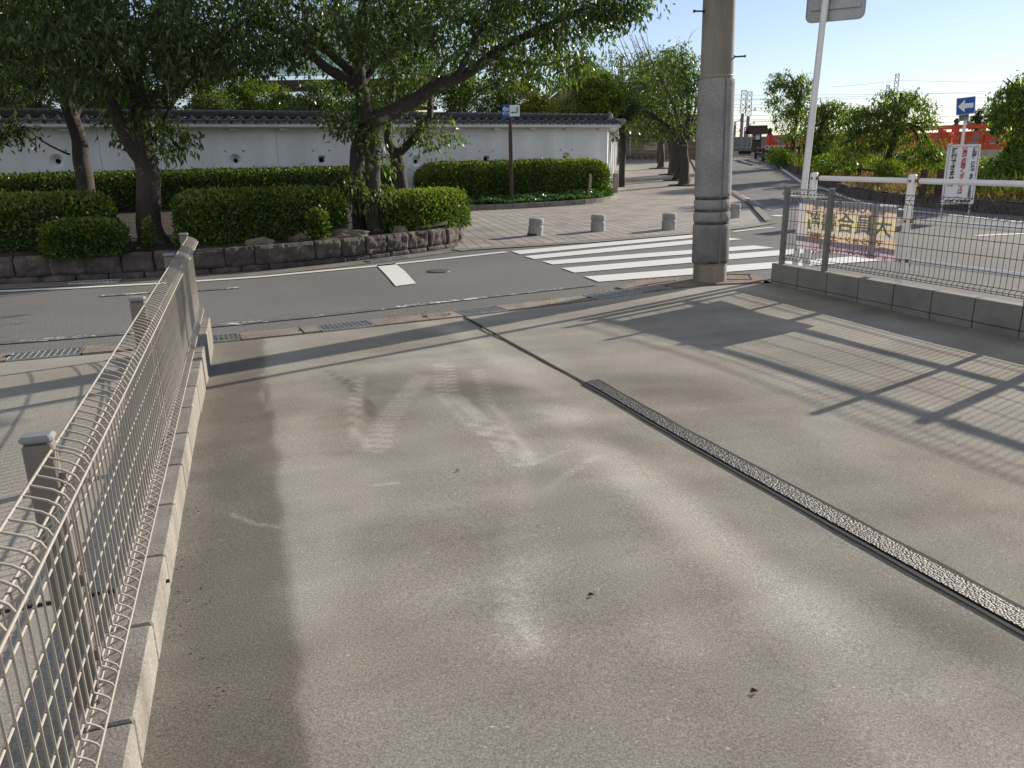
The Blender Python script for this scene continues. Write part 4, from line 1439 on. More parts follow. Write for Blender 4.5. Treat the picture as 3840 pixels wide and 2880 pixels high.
def hedge_pts(path, width, z0, h, n, g, endr=.5, bulge=.08):
    P, s = resample(path, .1); N = normals2(P); L = s[-1]
    u = g.random(n) * L
    # section: half superellipse from left foot over the top to the right foot
    th = g.random(n) * math.pi
    e = 2 / 3.6
    cx = np.sign(np.cos(th)) * np.abs(np.cos(th)) ** e; cz = np.abs(np.sin(th)) ** e
    # more even along the faces
    sel = g.random(n)
    side = np.where(sel < .36, 1, np.where(sel < .58, -1, 0))
    cz = np.where(side != 0, g.random(n) ** .9, cz); lim = (1 - np.clip(cz, 0, 1) ** 4.5) ** (1 / 4.5)
    cx = np.where(side != 0, side * lim, g.uniform(-1, 1, n)); cz = np.where(side == 0, (1 - np.abs(cx) ** 4.5) ** (1 / 4.5), cz)
    dend = np.minimum(u, L - u)
    k = np.where(dend < endr, np.sqrt(np.clip(1 - (1 - dend / endr) ** 2, 0, 1)), 1.0)
    # end caps: push some points on to the ends
    lump = (fbm(u * 2.3, th * 1.2 + 7, 5, 3) - .5) * 2 * bulge
    off = cx * (width / 2) * (.35 + .65 * k) * (1 + lump * .6)
    hz = h * (.55 + .45 * k ** .7) * (1 + lump * .5)
    z = z0 + cz * hz
    px = np.interp(u, s, P[:, 0]); py = np.interp(u, s, P[:, 1]); nx = np.interp(u, s, N[:, 0]); ny = np.interp(u, s, N[:, 1])
    tx, ty = -ny, nx
    pos = np.stack([px + nx * off, py + ny * off, z], 1)
    es = np.where(u < L / 2, -1, 1) * (1 - k)
    nor = np.stack([nx * cx * (1 - cz ** 3) + es * -tx * -1 * 0, ny * cx * (1 - cz ** 3), cz ** 3], 1)
    # outward along the ends
    T = np.stack([np.gradient(P[:, 0]), np.gradient(P[:, 1])], 1); T = unit(T)
    tx = np.interp(u, s, T[:, 0]); ty = np.interp(u, s, T[:, 1])
    nor[:, 0] += es * tx * 1.2; nor[:, 1] += es * ty * 1.2
    return pos, unit(nor)


def hedge(name, label, path, width, z0, h, n, leaf=.042, seed=0, group=None, mat='hedge', endr=.5, cat='hedge', bulge=.08, tint_mu=.5, sprigs=.02):
    g = np.random.default_rng(seed)
    P, s = resample(path, .25); N = normals2(P)
    c = P[len(P) // 2]
    t = thing(name, label, cat, (c[0], c[1], z0), group)
    mb = MB()   # dark core shell, the shade inside the hedge put into its colour
    L = s[-1]; ns = 13
    rings = []
    for i in range(len(P)):
        d = min(s[i], L - s[i]); k = math.sqrt(max(0.0, 1 - max(0, 1 - d / endr) ** 2)) if d < endr else 1.0
        k = max(k, .12)
        r = []
        for j in range(ns):
            a = math.pi * j / (ns - 1)
            x = math.copysign(abs(math.cos(a)) ** .5, math.cos(a)); z = abs(math.sin(a)) ** .5
            q = P[i] + N[i] * x * (width / 2 * (.35 + .65 * k) - .07)
            r.append((q[0], q[1], z0 + z * (h * (.55 + .45 * k ** .7) - .07)))
        rings.append(r)
    vs = [p for r in rings for p in r]
    fs = [(i * ns + j, i * ns + j + 1, (i + 1) * ns + j + 1, (i + 1) * ns + j) for i in range(len(P) - 1) for j in range(ns - 1)]
    fs += [tuple(range(ns)), tuple(range((len(P) - 1) * ns, len(P) * ns))]
    mb.add(vs, fs)
    mb.build('stems', M['hedge_dark_core'], t)  # one dark shell filling the inside, no separate stems
    pos, nor = hedge_pts(path, width, z0, h, n, g, endr, bulge)
    pos = pos - nor * (g.random(n) ** 1.5)[:, None] * .10
    sp = g.random(n) < sprigs
    pos = pos + nor * (sp * g.uniform(.02, .10, n))[:, None]
    ax = nor * .75 + g.normal(0, .62, (n, 3)) + np.array([0, 0, .35])
    Ls = leaf * g.uniform(.6, 1.3, n)
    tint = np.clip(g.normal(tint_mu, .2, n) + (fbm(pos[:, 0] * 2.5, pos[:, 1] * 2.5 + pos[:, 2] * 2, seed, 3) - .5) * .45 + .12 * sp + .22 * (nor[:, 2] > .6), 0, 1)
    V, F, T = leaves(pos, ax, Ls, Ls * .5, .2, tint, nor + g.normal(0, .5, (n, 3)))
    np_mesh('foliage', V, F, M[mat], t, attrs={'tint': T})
    return t


# ------------------------------------------------------------------ stone planter wall, rocks
def planter_wall():
    t = thing('stone_planter_wall', 'low curved retaining wall of rough dark stone blocks around the hedges', 'stone wall', (-4, 10.7, 0))
    path = PLANT
    PP, SS = resample(path, .02)
    NN_ = -normals2(PP)
    L = SS[-1]

    def wp(s, n, z):
        i = min(len(PP) - 1, max(0, int(s / .02)))
        q = PP[i] + NN_[i] * n
        return Vector((q[0], q[1], z))
    up = MB(); lo = MB(); back = MB()
    g = np.random.default_rng(3)

    def stone(m, s0, s1, z0, z1, dep, rough, seed):
        nx, nz = max(4, int((s1 - s0) / .035)), max(3, int((z1 - z0) / .035))
        vs = []; idx = {}
        bl = g.uniform(-.012, .012)
        for j in range(nz + 1):
            for i in range(nx + 1):
                u, v = i / nx, j / nz
                e = min(u, 1 - u) * (s1 - s0); f = min(v, 1 - v) * (z1 - z0)
                r = -.020 * max(0, 1 - e / .03) ** 2 - .018 * max(0, 1 - f / .03) ** 2
                d = rough * (mnoise.fractal((s0 * 3 + u * (s1 - s0) * 9, v * (z1 - z0) * 9 + seed, seed * 1.7), .9, 2.1, 4)) + rough * .8 * mnoise.noise((s0 * 5 + u * 2, v * 2, seed))
                top = .012 * mnoise.noise((u * 4 + seed, 3, 1)) * v
                vs.append(wp(s0 + (s1 - s0) * u, -(d + r + bl) + (0.02 if v > .97 else 0), z0 + (z1 - z0) * v + top))
        k = len(vs)
        fs = [(j * (nx + 1) + i, j * (nx + 1) + i + 1, (j + 1) * (nx + 1) + i + 1, (j + 1) * (nx + 1) + i) for j in range(nz) for i in range(nx)]
        # top face in two steps, and the sides
        for i in range(nx + 1):
            u = i / nx
            vs.append(wp(s0 + (s1 - s0) * u, dep * .5, z1 + .012 * mnoise.noise((u * 4 + seed, 5, 1)) + .006))
            vs.append(wp(s0 + (s1 - s0) * u, dep, z1 - .02))
        for i in range(nx):
            a = nz * (nx + 1) + i
            fs.append((a, a + 1, k + 2 * i + 2, k + 2 * i)); fs.append((k + 2 * i, k + 2 * i + 2, k + 2 * i + 3, k + 2 * i + 1))
        b0 = len(vs)
        vs += [wp(s0, dep, z0), wp(s1, dep, z0)]
        fs.append((0, nz * (nx + 1), k, k + 1, b0)); fs.append((nx, b0 + 1, k + 2 * nx + 1, k + 2 * nx, nz * (nx + 1) + nx))
        m.add(vs, fs, 0, False)
    s = .0; n = 0
    while s < L - .12:
        w = float(g.uniform(.36, .46)); e = min(s + w, L)
        if L - e < .15: e = L
        stone(up, s + .006, e - .006, .085, .335, .2, .022, n); n += 1
        s = e
    s = -.2 + .2; n = 100
    while s < L - .12:
        w = float(g.uniform(.36, .44)); e = min(s + w, L)
        zt = .080 * (1 - .9 * sstep(L - 2.2, L - .4, (s + e) / 2))
        if zt > .02: stone(lo, s + .005, e - .005, -.02, zt, .15, .008, n)
        n += 1; s = e
    vs = []
    for q in np.linspace(0, L, 80):
        vs += [wp(q, .035, -.02), wp(q, .035, .315)]
    back.add(vs, [(2 * i, 2 * i + 2, 2 * i + 3, 2 * i + 1) for i in range(79)])
    up.build('upper_stones', M['stone'], t); lo.build('lower_stones', M['stone'], t); back.build('joints', M['mortar'], t)


planter_wall()


def rock(label, c, size, seed):
    bm = bmesh.new(); bmesh.ops.create_icosphere(bm, subdivisions=4, radius=1)
    for v in bm.verts:
        d = 1 + .35 * mnoise.noise(v.co * 1.3 + Vector((seed, 0, 0))) + .16 * mnoise.noise(v.co * 3.2 + Vector((0, seed, 0))) + .06 * mnoise.noise(v.co * 8)
        p = v.co * d
        v.co = Vector((p.x * size[0] + c[0], p.y * size[1] + c[1], max(-.6, p.z) * size[2] + c[2]))
    me = bpy.data.meshes.new('rock'); bm.to_mesh(me); bm.free()
    o = link_mesh('rock', me, M['rock'])
    return tag(o, label, 'rock')


rock('broad flat rock in the planter at the foot of the leaning cherry trunk', (-2.55, 12.2, .35), (.36, .2, .10), 1)
rock('rounded rock left of the broad flat rock in the planter soil', (-3.15, 11.85, .34), (.18, .13, .10), 4)
rock('small rock right of the leaning cherry trunk in the planter', (-1.78, 12.78, .35), (.13, .11, .08), 8)
rock('low rock at the left end of the planter rocks, near the front hedge', (-3.55, 11.35, .34), (.20, .12, .08), 11)
mb = MB(); mb.obox((-1.55, 12.95, .37), (-1.05, 13.35, .42), .07, .05)
tag(mb.build('wooden_plank', M['stakewood']), 'short weathered plank lying in the soil under the right front hedge', 'plank')

# ------------------------------------------------------------------ hedges
G1 = 'clipped hedges in the planter'
hedge('hedge', 'long dark clipped hedge at far left on the planter, passing behind the thick double trunk', [(-11.5, 10.85), (-8, 10.95), (-6.4, 11.12), (-5.62, 11.5)], .95, .32, .75, 21000, .062, 21, G1, endr=.35)
hedge('shrub', 'low round clipped shrub in front of the long dark left hedge', [(-6.08, 10.42), (-5.55, 10.48), (-5.08, 10.62)], .62, .32, .44, 6000, .058, 22, None, endr=.42, cat='shrub')
hedge('hedge', 'dark clipped hedge on the planter between the thick double trunk and the leaning trunk', [(-4.85, 11.6), (-4.1, 11.85), (-3.3, 12.25), (-2.72, 12.75)], .95, .32, .72, 13500, .062, 23, G1, endr=.28)
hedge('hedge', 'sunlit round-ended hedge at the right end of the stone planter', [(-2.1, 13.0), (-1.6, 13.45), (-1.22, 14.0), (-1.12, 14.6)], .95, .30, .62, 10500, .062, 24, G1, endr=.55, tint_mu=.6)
bk = lambda k, off: tuple(PW + PD * k + PN * off)
hedge('hedge', 'long low hedge along the foot of the white wall behind the trees', [bk(19.5, .85), bk(14, .85), bk(10, .85), bk(7.4, .85)], .95, .25, .95, 30000, .07, 25, G1, endr=.4)
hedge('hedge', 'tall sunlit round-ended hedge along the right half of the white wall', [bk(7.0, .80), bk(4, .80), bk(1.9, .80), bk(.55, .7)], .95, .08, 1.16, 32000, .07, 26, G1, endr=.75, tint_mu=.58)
hedge('shrub', 'small leafy shrub at the foot of the thick double trunk', [(-5.02, 10.98), (-4.92, 11.0)], .30, .32, .42, 700, .055, 27, None, endr=.1, cat='shrub', tint_mu=.6)
hedge('shrub', 'small low shrub right of the thick double trunk by the planter edge', [(-4.62, 10.95), (-4.42, 11.0)], .26, .32, .20, 500, .055, 28, None, endr=.1, cat='shrub')
hedge('shrub', 'tuft of big leaves hanging over the rocks in front of the middle hedge', [(-3.05, 11.9), (-2.75, 12.05)], .45, .34, .42, 1700, .065, 29, None, endr=.2, cat='shrub', tint_mu=.62)
hedge('shrub', 'small dark green shrub at the right foot of the leaning trunk', [(-2.02, 12.75), (-1.88, 12.82)], .22, .32, .20, 500, .06, 30, None, endr=.1, cat='shrub', tint_mu=.35)

# ivy ground cover
g = np.random.default_rng(8)
n = 9000
bb = np.array(ivy_poly[:6]); pp = []
while len(pp) < n:
    u = g.uniform(-2.5, 3.3, 4000); w = g.random(4000)
    y0 = np.interp(u, bb[:, 0], bb[:, 1])
    wid_ = np.clip(1.6 - .18 * (u + 2.5), .5, 2)
    y = y0 + .02 + w ** 1.3 * wid_
    pp += list(zip(u, y, w))
pp = np.array(pp[:n])
hv = .10 + .26 * fbm(pp[:, 0] * 2, pp[:, 1] * 2, 3, 3) * (.4 + pp[:, 2])
pos = np.stack([pp[:, 0], pp[:, 1], hv + g.random(n) * .06], 1)
V, F, T = leaves(pos, np.stack([g.normal(0, 1, n), g.normal(-.5, 1, n), g.normal(.1, .4, n)], 1), g.uniform(.06, .11, n), g.uniform(.06, .10, n), .1, None, np.array([[0, -.4, 1.0]]) + g.normal(0, .45, (n, 3)))
tag(np_mesh('ivy', V, F, M['ivy'], attrs={'tint': T}), 'glossy ivy ground cover behind the curved kerb', 'ivy', kind='stuff')

# ------------------------------------------------------------------ the four big cherry trees of the planter
def L_(pts, Y, r0, r1, dY=None):
    """limb through surveyed sight points at given distances"""
    n = len(pts); out = []
    for i, p in enumerate(pts):
        y = Y if dY is None else Y + dY[i]
        q = at(p[0], p[1], y)
        out.append((q[0], q[1], q[2], r0 + (r1 - r0) * i / (n - 1)))
    return out


GC = 'cherry trees in the planter'
# A: slim trunk far left
Y = 13.3
limbs = [[tuple(at(330, 740, Y)[:2]) + (.3, .15)] + L_([(318, 690), (299, 555), (269, 456), (240, 300), (190, 120)], Y, .135, .08),
         L_([(245, 300), (150, 190), (40, 60), (-80, -80)], Y, .07, .035, [0, -.2, -.5, -.8]),
         L_([(190, 120), (230, -60), (260, -260)], Y, .07, .03, [0, .2, .3]),
         L_([(262, 578), (180, 545), (120, 500)], Y, .018, .010, [0, -.3, -.5]),
         L_([(270, 460), (330, 380), (420, 250)], Y, .05, .02, [0, .5, .9])]
ca = at(120, 160, Y)
tree('cherry_tree', 'slim dark cherry trunk at far left, leaves hanging in front of the white wall', (limbs[0][0][0], Y, .3), limbs,
     [(-8.4, 13.2, 4.1, 2.6, 2.0, 1.7, 3), (-6.6, 12.6, 4.6, 2.0, 1.8, 1.5, 2), (-8.0, 12.4, 3.1, 1.6, 1.0, .7, 1.2), (-10.5, 13.5, 4.2, 2.0, 2.2, 1.8, 1.6), (-8.05, 13.0, 2.0, .55, .3, .18, .14)],
     900, 23, .108, seed=101, group=GC, tint_mu=.42)
# B: thick double trunk behind the fence
Y = 11.75
bq = at(575, 905, Y)
limbs = [[(bq[0], bq[1], .28, .175), (bq[0] - .02, Y, .55, .165)] + L_([(560, 700), (545, 600), (535, 500), (521, 360), (505, 260)], Y, .165, .10),
         L_([(545, 600), (495, 540), (440, 460), (405, 330), (330, 160), (240, -40)], Y, .13, .04, [0, -.1, -.2, -.3, -.5, -.7]),
         L_([(515, 330), (470, 250), (425, 200), (360, 60), (300, -140)], Y, .09, .03, [0, -.2, -.4, -.7, -1.0]),
         L_([(505, 260), (560, 120), (640, -40), (700, -260)], Y, .085, .03, [0, .1, .2, .4]),
         L_([(560, 545), (620, 450), (650, 380), (760, 250)], Y, .045, .018, [0, .1, .3, .6]),
         L_([(530, 420), (640, 300), (800, 170), (930, 60)], Y, .05, .02, [0, -.2, -.5, -.8])]
tree('cherry_tree', 'thick cherry trunk forking into two above the hedges, standing just beyond the fence end', (bq[0], Y, .28), limbs,
     [(-5.6, 11.2, 3.9, 2.2, 1.6, 1.5, 3), (-4.2, 11.3, 4.1, 1.8, 1.5, 1.5, 2.2), (-5.2, 10.8, 2.85, 1.6, .9, .5, 1.3), (-6.9, 11.4, 4.2, 1.6, 1.6, 1.6, 1.5), (-3.6, 11.6, 3.1, 1.0, .8, .55, .7), (-5.15, 11.7, 2.1, .5, .25, .35, .22), (-4.75, 11.6, 1.75, .25, .15, .3, .08)],
     900, 23, .108, seed=102, group=GC, tint_mu=.42)
# C: leaning trunk with the long limb to the right
Y = 13.0
bq = at(1405, 870, Y)
limbs = [[(bq[0], bq[1] - .02, .25, .13)] + L_([(1400, 800), (1394, 700), (1392, 600), (1382, 520), (1372, 470)], Y, .115, .125),
         [(bq[0] - .27, Y + .25, .25, .12)] + L_([(1340, 760), (1336, 640), (1338, 560), (1360, 490), (1372, 440)], Y, .105, .11, [.22, .2, .16, .08, 0]),
         L_([(1372, 470), (1362, 390), (1350, 300), (1345, 210), (1338, 130), (1362, 50), (1380, -60), (1400, -250)], Y, .135, .05),
         L_([(1345, 250), (1310, 160), (1270, 60), (1230, -80)], Y, .06, .025, [0, .2, .5, .8]),
         L_([(1355, 350), (1300, 300), (1235, 260), (1165, 190), (1100, 130), (1020, 110)], Y, .10, .035, [0, -.1, -.2, -.3, -.5, -.8]),
         L_([(1345, 300), (1280, 240), (1215, 180), (1150, 110), (1140, 20), (1120, -120)], Y, .085, .03, [0, .1, .3, .5, .7, .9]),
         L_([(1374, 480), (1410, 445), (1480, 408), (1560, 370), (1640, 325), (1700, 296), (1770, 260), (1840, 215), (1920, 160), (2010, 110)], Y, .135, .05, [0, 0, -.05, -.1, -.15, -.2, -.2, -.25, -.3, -.3]),
         L_([(1700, 296), (1760, 200), (1800, 100), (1870, -20), (1940, -160)], Y, .055, .02, [-.2, -.4, -.6, -.8, -1]),
         L_([(1840, 215), (1960, 235), (2060, 240), (2150, 215)], Y, .04, .015, [-.25, 0, .2, .4]),
         L_([(2010, 110), (2120, 60), (2230, 20), (2330, 15)], Y, .045, .014, [-.3, -.35, -.4, -.4]),
         L_([(1350, 330), (1440, 215), (1540, 140), (1640, 20), (1700, -120)], Y, .06, .025, [0, .3, .6, .9, 1.1])]
tree('cherry_tree', 'leaning cherry tree with a long limb reaching right over the brown signpost', (bq[0], Y, .25), limbs,
     [(-2.6, 12.6, 4.2, 2.0, 1.5, 1.2, 2.6), (-.6, 12.4, 4.1, 1.7, 1.3, 1.1, 2.4), (.9, 12.5, 3.75, 1.25, .9, .62, 1.2), (-3.9, 12.3, 3.2, 1.1, .8, .55, 1.0), (-1.1, 12.3, 3.2, 1.4, .8, .45, .9), (.5, 12.6, 2.95, .8, .6, .35, .5),
      (-2.45, 12.85, 2.15, .35, .2, .55, .28), (-1.9, 12.75, 1.75, .2, .15, .4, .12), (-2.5, 12.7, 1.0, .3, .15, .3, .14), (-2.0, 12.85, .95, .28, .15, .45, .14), (1.55, 12.55, 3.6, .55, .35, .18, .22), (.2, 12.2, 4.7, 2.2, 1.5, .8, 1.0)],
     1050, 23, .106, seed=103, group=GC, tint_mu=.52)
# D: short forked tree behind the leaning one
Y = 15.4
bq = at(1500, 705, Y)
limbs = [[(bq[0], bq[1], .2, .14)] + L_([(1505, 690), (1492, 620), (1488, 575)], Y, .125, .13),
         L_([(1490, 590), (1530, 540), (1575, 490), (1605, 455), (1615, 400), (1622, 300)], Y, .085, .05, [0, 0, 0, 0, .1, .3]),
         L_([(1488, 580), (1462, 545), (1450, 500), (1470, 400), (1480, 250)], Y, .10, .05, [0, 0, 0, .2, .3]),
         L_([(1605, 455), (1680, 420), (1760, 370), (1830, 320)], Y, .022, .010, [0, -.1, -.2, -.3]),
         L_([(1622, 300), (1700, 200), (1800, 120)], Y, .045, .02, [.3, .5, .7]), L_([(1480, 250), (1420, 120), (1380, -20)], Y, .05, .02, [.3, .5, .7])]
tree('cherry_tree', 'short forked cherry trunk behind the leaning cherry, close to the white wall', (bq[0], Y, .2), limbs,
     [(-1.6, 15.6, 4.2, 1.9, 1.4, 1.4, 2), (.4, 15.6, 4.0, 1.7, 1.2, 1.0, 1.6), (-3.0, 15.6, 4.0, 1.5, 1.2, 1.2, 1.3), (-1.35, 15.1, 1.9, .55, .25, .3, .25), (.4, 15.5, 2.95, 1.0, .5, .3, .5), (-2.25, 15.2, 2.6, .6, .4, .4, .4)],
     520, 22, .104, seed=104, group=GC, tint_mu=.56)
# sapling leaves round the leaning trunk
# ================================================================== THE WHITE WALL WITH ITS TILED ROOF
def tile_roof(mb, mbe, org, d, n, L, z_eave, z_ridge, run, pitch=.29, both=True, rows=2):
    """S-tiles: d along the wall, n outward; lip edges go to mbe"""
    org = np.array(org); d = np.array(d); n = np.array(n)
    nt_ = int(L / pitch)
    prof = []
    for k in range(11):          # one tile across: roll then pan
        u = k / 10
        h = .045 * math.exp(-((u - .16) / .13) ** 2) * 1.25 - .028 * math.sin(math.pi * np.clip((u - .3) / .75, 0, 1))
        prof.append((u, h))
    for side in ((1, -1) if both else (1,)):
        for i in range(nt_):
            for r in range(rows):
                a, b = run * (1 - r / rows) + (.02 if r else 0.0), run * (1 - (r + 1) / rows) - .0
                za = z_eave + (z_ridge - z_eave) * (r / rows) + (.016 if r else 0); zb = z_eave + (z_ridge - z_eave) * ((r + 1) / rows) - .004
                top = []; jz = rng.uniform(-.003, .003)
                for u, h in prof:
                    s = (i + u) * pitch
                    for off, z in ((a, za), (b, zb)):
                        q = org + d * s + n * off * side
                        top.append((q[0], q[1], z + h + jz))
                k = len(prof)
                mb.add(top, [(2 * j, 2 * j + 2, 2 * j + 3, 2 * j + 1) for j in range(k - 1)], 0, True)
                lip = []
                for u, h in prof:
                    s = (i + u) * pitch; q = org + d * s + n * (a + .002) * side
                    lip += [(q[0], q[1], za + h + jz), (q[0], q[1], za + h + jz - (.030 if r else .034))]
                mbe.add(lip, [(2 * j, 2 * j + 1, 2 * j + 3, 2 * j + 2) for j in range(k - 1)])
            # round end disc of the roll
            s = (i + .14) * pitch; q = org + d * s + n * (run + .008) * side
            ring = [];
            for k in range(14):
                a = 2 * math.pi * k / 14
                ring.append((q[0] + d[0] * .05 * math.cos(a), q[1] + d[1] * .05 * math.cos(a), z_eave - .012 + .05 * math.sin(a)))
            ring2 = [(x - n[0] * side * .05, y - n[1] * side * .05, z) for x, y, z in ring]
            mb.add(ring + ring2, [tuple(range(14))] + [(k, (k + 1) % 14, 14 + (k + 1) % 14, 14 + k) for k in range(14)])


def ridge(mb, p, q, z, w=.20, layers=3, seg=.29):
    p = np.array(p); q = np.array(q); L = np.linalg.norm(q - p); d = (q - p) / L
    for k in range(layers):
        zz = z + k * .035
        mb.obox((*p, zz + .014), (*q, zz + .014), w - k * .02, .028)
    n = int(L / seg)
    for i in range(n):
        a = p + d * (i * seg + .006); b = p + d * ((i + 1) * seg - .006)
        zc = z + layers * .035 + .0
        mb.tube([(*a, zc), (*(b - d * .03), zc), (*b, zc)], [.068, .068, .074], 14)


WH, WR = 2.21, 2.50       # eave and ridge-foot heights
wall_t = thing('plaster_wall', 'long white plaster wall with dark tiled roof running behind the hedges', 'plaster wall', (PW[0] + PD[0] * 8, PW[1] + PD[1] * 8, 0))
# front face with loopholes (k along, z, round?)
loops = [(15.6, 1.49, 1), (11.6, 1.43, 1), (9.36, 1.41, 0), (6.64, 1.31, 1), (4.39, 1.33, 0), (1.57, 1.33, 1), (13.5, 1.46, 0), (18.3, 1.5, 1)]
loops.sort()
mb = MB(); mrec = MB(); mdark = MB()


def wpt(k, off, z): q = PW + PD * k + PN * off; return (q[0], q[1], z)


k0 = 0.0; hw = .24
def wquad(ka, kb, za, zb): mb.add([wpt(ka, 0, za), wpt(kb, 0, za), wpt(kb, 0, zb), wpt(ka, 0, zb)], [(0, 1, 2, 3)])
for k, z, rd in loops:
    wquad(k0, k - hw, -.2, WH); wquad(k - hw, k + hw, -.2, z - hw); wquad(k - hw, k + hw, z + hw, WH)
    N = 24; r0 = .155 if rd else .10
    outer = []; hole = []; inner = []
    for i in range(N):
        a = 2 * math.pi * (i + .5) / N; c, s = math.cos(a), math.sin(a); m = max(abs(c), abs(s))
        outer.append(wpt(k + hw * c / m, 0, z + hw * s / m))
        f = 1 if rd else 1 / m
        hole.append(wpt(k + r0 * c * f, 0, z + r0 * s * f))
        # splayed recess, off-centre like a gun loop
        g_ = (.055 if rd else .062)
        inner.append(wpt(k + (-.03 if rd else -.02) + g_ * c * f, -.14, z - .012 + g_ * s * f))
    mb.add(outer + hole, [(i, (i + 1) % N, N + (i + 1) % N, N + i) for i in range(N)])
    mrec.add(hole + inner, [(i, (i + 1) % N, N + (i + 1) % N, N + i) for i in range(N)], 0, bool(rd))
    deep = [(x - PN[0] * .06, y - PN[1] * .06, zz) for x, y, zz in inner]
    mdark.add(inner + deep, [(i, (i + 1) % N, N + (i + 1) % N, N + i) for i in range(N)] + [tuple(range(N, 2 * N))])
    k0 = k + hw
wquad(k0, 24, -.2, WH)
# right end face, top, and back
nb_ = -.30
mb.add([wpt(0, 0, -.2), wpt(0, 0, WH), wpt(0, nb_, WH), wpt(0, nb_, -.2)], [(0, 1, 2, 3)])
mb.add([wpt(0, nb_, -.2), wpt(0, nb_, WH), wpt(24, nb_, WH), wpt(24, nb_, -.2)], [(0, 1, 2, 3)])
mb.build('wall_face', M['plaster'], wall_t); mrec.build('loophole', M['plaster'], wall_t); mdark.build('loophole_hole', M['dark'], wall_t)
mb = MB()
for k in (5.70, 10.52, 14.67, 19.0):
    mb.add([wpt(k - .007, .002, -.2), wpt(k + .007, .002, -.2), wpt(k + .007, .002, WH), wpt(k - .007, .002, WH)], [(0, 1, 2, 3)])
mb.build('panel_joint', surf('grey_joint', (.30, .31, .32), (.42, .43, .44), 5, .9, None), wall_t)
# plastered eave, splayed
mb = MB()
sec = [(.0, WH - .02), (.25, WH + .0), (.30, WH + .03), (.30, WH + .125), (-.15, WH + .16), (-.60, WH + .125), (-.60, WH + .03), (-.55, WH), (-.30, WH - .02)]
m_ = len(sec)
mb.add([wpt(-.30, o, z) for o, z in sec] + [wpt(24, o, z) for o, z in sec], [tuple(range(m_ - 1, -1, -1)), tuple(range(m_, 2 * m_))] + [(i, (i + 1) % m_, m_ + (i + 1) % m_, m_ + i) for i in range(m_)])
mb.build('eave', M['eave'], wall_t)
for k in np.arange(.35, 18, 1.25):
    mb = MB(); a = wpt(k, .0, WH - .035); b = wpt(k, .17, WH - .035); mb.obox(a, b, .20, .045); mb.build('bracket', M['eave'], wall_t)
mb = MB(); me_ = MB()
tile_roof(mb, me_, PW + PD * -.28 + PN * -.15, PD, PN, 24.3, WH + .150, WR, .47)
mb.build('roof_tiles', M['tile'], wall_t); me_.build('tile_lips', M['tile_edge'], wall_t)
mb = MB(); ridge(mb, PW + PD * -.05 + PN * -.15, PW + PD * 24 + PN * -.15, WR - .02); mb.build('ridge', M['tile'], wall_t)
mb = MB()   # end ornament
c = PW + PD * -.16 + PN * -.15
arc = [(*(c + np.array([PN[0], PN[1]]) * .15 * math.cos(a)), WR - .04 + .21 * math.sin(a)) for a in np.linspace(0, math.pi, 15)]
mb.tube(arc, .032, 8); mb.lathe((c[0], c[1], WR), [(.05, -.05), (.06, 0), (.05, .09)], 12)
c2 = PW + PD * -.50 + PN * .12
ring = [(c2[0] + .075 * math.cos(a) * .9, c2[1] - .075 * math.cos(a) * .2, WH + .19 + .085 * math.sin(a)) for a in np.linspace(0, 2 * math.pi, 17)]
mb.tube(ring, .018, 6); mb.tube([(c2[0], c2[1] + .02, WH + .19), (c2[0], c2[1] - .03, WH + .19)], .05, 12)
mb.tube([(*(PW + PD * -.1 + PN * -.1), WR - .02), (c2[0], c2[1] + .05, WH + .20)], .06, 10)
mb.build('ridge_end', M['tile_edge'], wall_t)

# side wing of the same wall, running up along the avenue
SD = (SIDE_END - PW); SL = np.linalg.norm(SD); SD = SD / SL; SN = np.array([SD[1], -SD[0]])
side_t = thing('plaster_wall', 'sunlit white wall turning the corner and running up along the paved path', 'plaster wall', (PW[0] + SD[0] * 13, PW[1] + SD[1] * 13, gz(40)))
q0 = PW + SD * .0
mb = MB()


def spt(s, off, z): q = PW + SD * s + SN * off; return (q[0], q[1], z)


nS = 24
for i in range(nS):
    a, b = SL * i / nS, SL * (i + 1) / nS
    for off in (0.0, -.3): mb.add([spt(a, off, -.2), spt(b, off, -.2), spt(b, off, WH), spt(a, off, WH)], [(0, 1, 2, 3)])
mb.add([spt(SL, 0, 0), spt(SL, -.3, 0), spt(SL, -.3, WH), spt(SL, 0, WH)], [(0, 1, 2, 3)])
mb.build('wall_face', M['plaster'], side_t)
for s in np.linspace(2.3, SL - .2, 11):
    b = MB(); b.box((*spt(s, -.01, 0)[:2], WH / 2), (.16, .07, WH + .2), math.atan2(SD[1], SD[0])); b.build('pilaster', M['plaster'], side_t)
mb = MB()
mb.add([spt(.12, o, z) for o, z in sec] + [spt(SL + .2, o, z) for o, z in sec], [tuple(range(m_ - 1, -1, -1)), tuple(range(m_, 2 * m_))] + [(i, (i + 1) % m_, m_ + (i + 1) % m_, m_ + i) for i in range(m_)])
mb.build('eave', M['eave'], side_t)
mb = MB()
for s in np.arange(.5, SL, .62): mb.obox(spt(s, .0, WH - .04), spt(s, .22, WH - .03), .12, .06)
mb.build('rafter_ends', M['eave'], side_t)
mb = MB(); me_ = MB()
tile_roof(mb, me_, PW + SD * .32 + SN * -.15, SD, SN, SL - .2, WH + .150, WR, .47)
mb.build('roof_tiles', M['tile'], side_t); me_.build('tile_lips', M['tile_edge'], side_t)
mb = MB(); ridge(mb, PW + SD * .25 + SN * -.15, PW + SD * SL + SN * -.15, WR - .02); mb.build('ridge', M['tile'], side_t)
mb = MB()
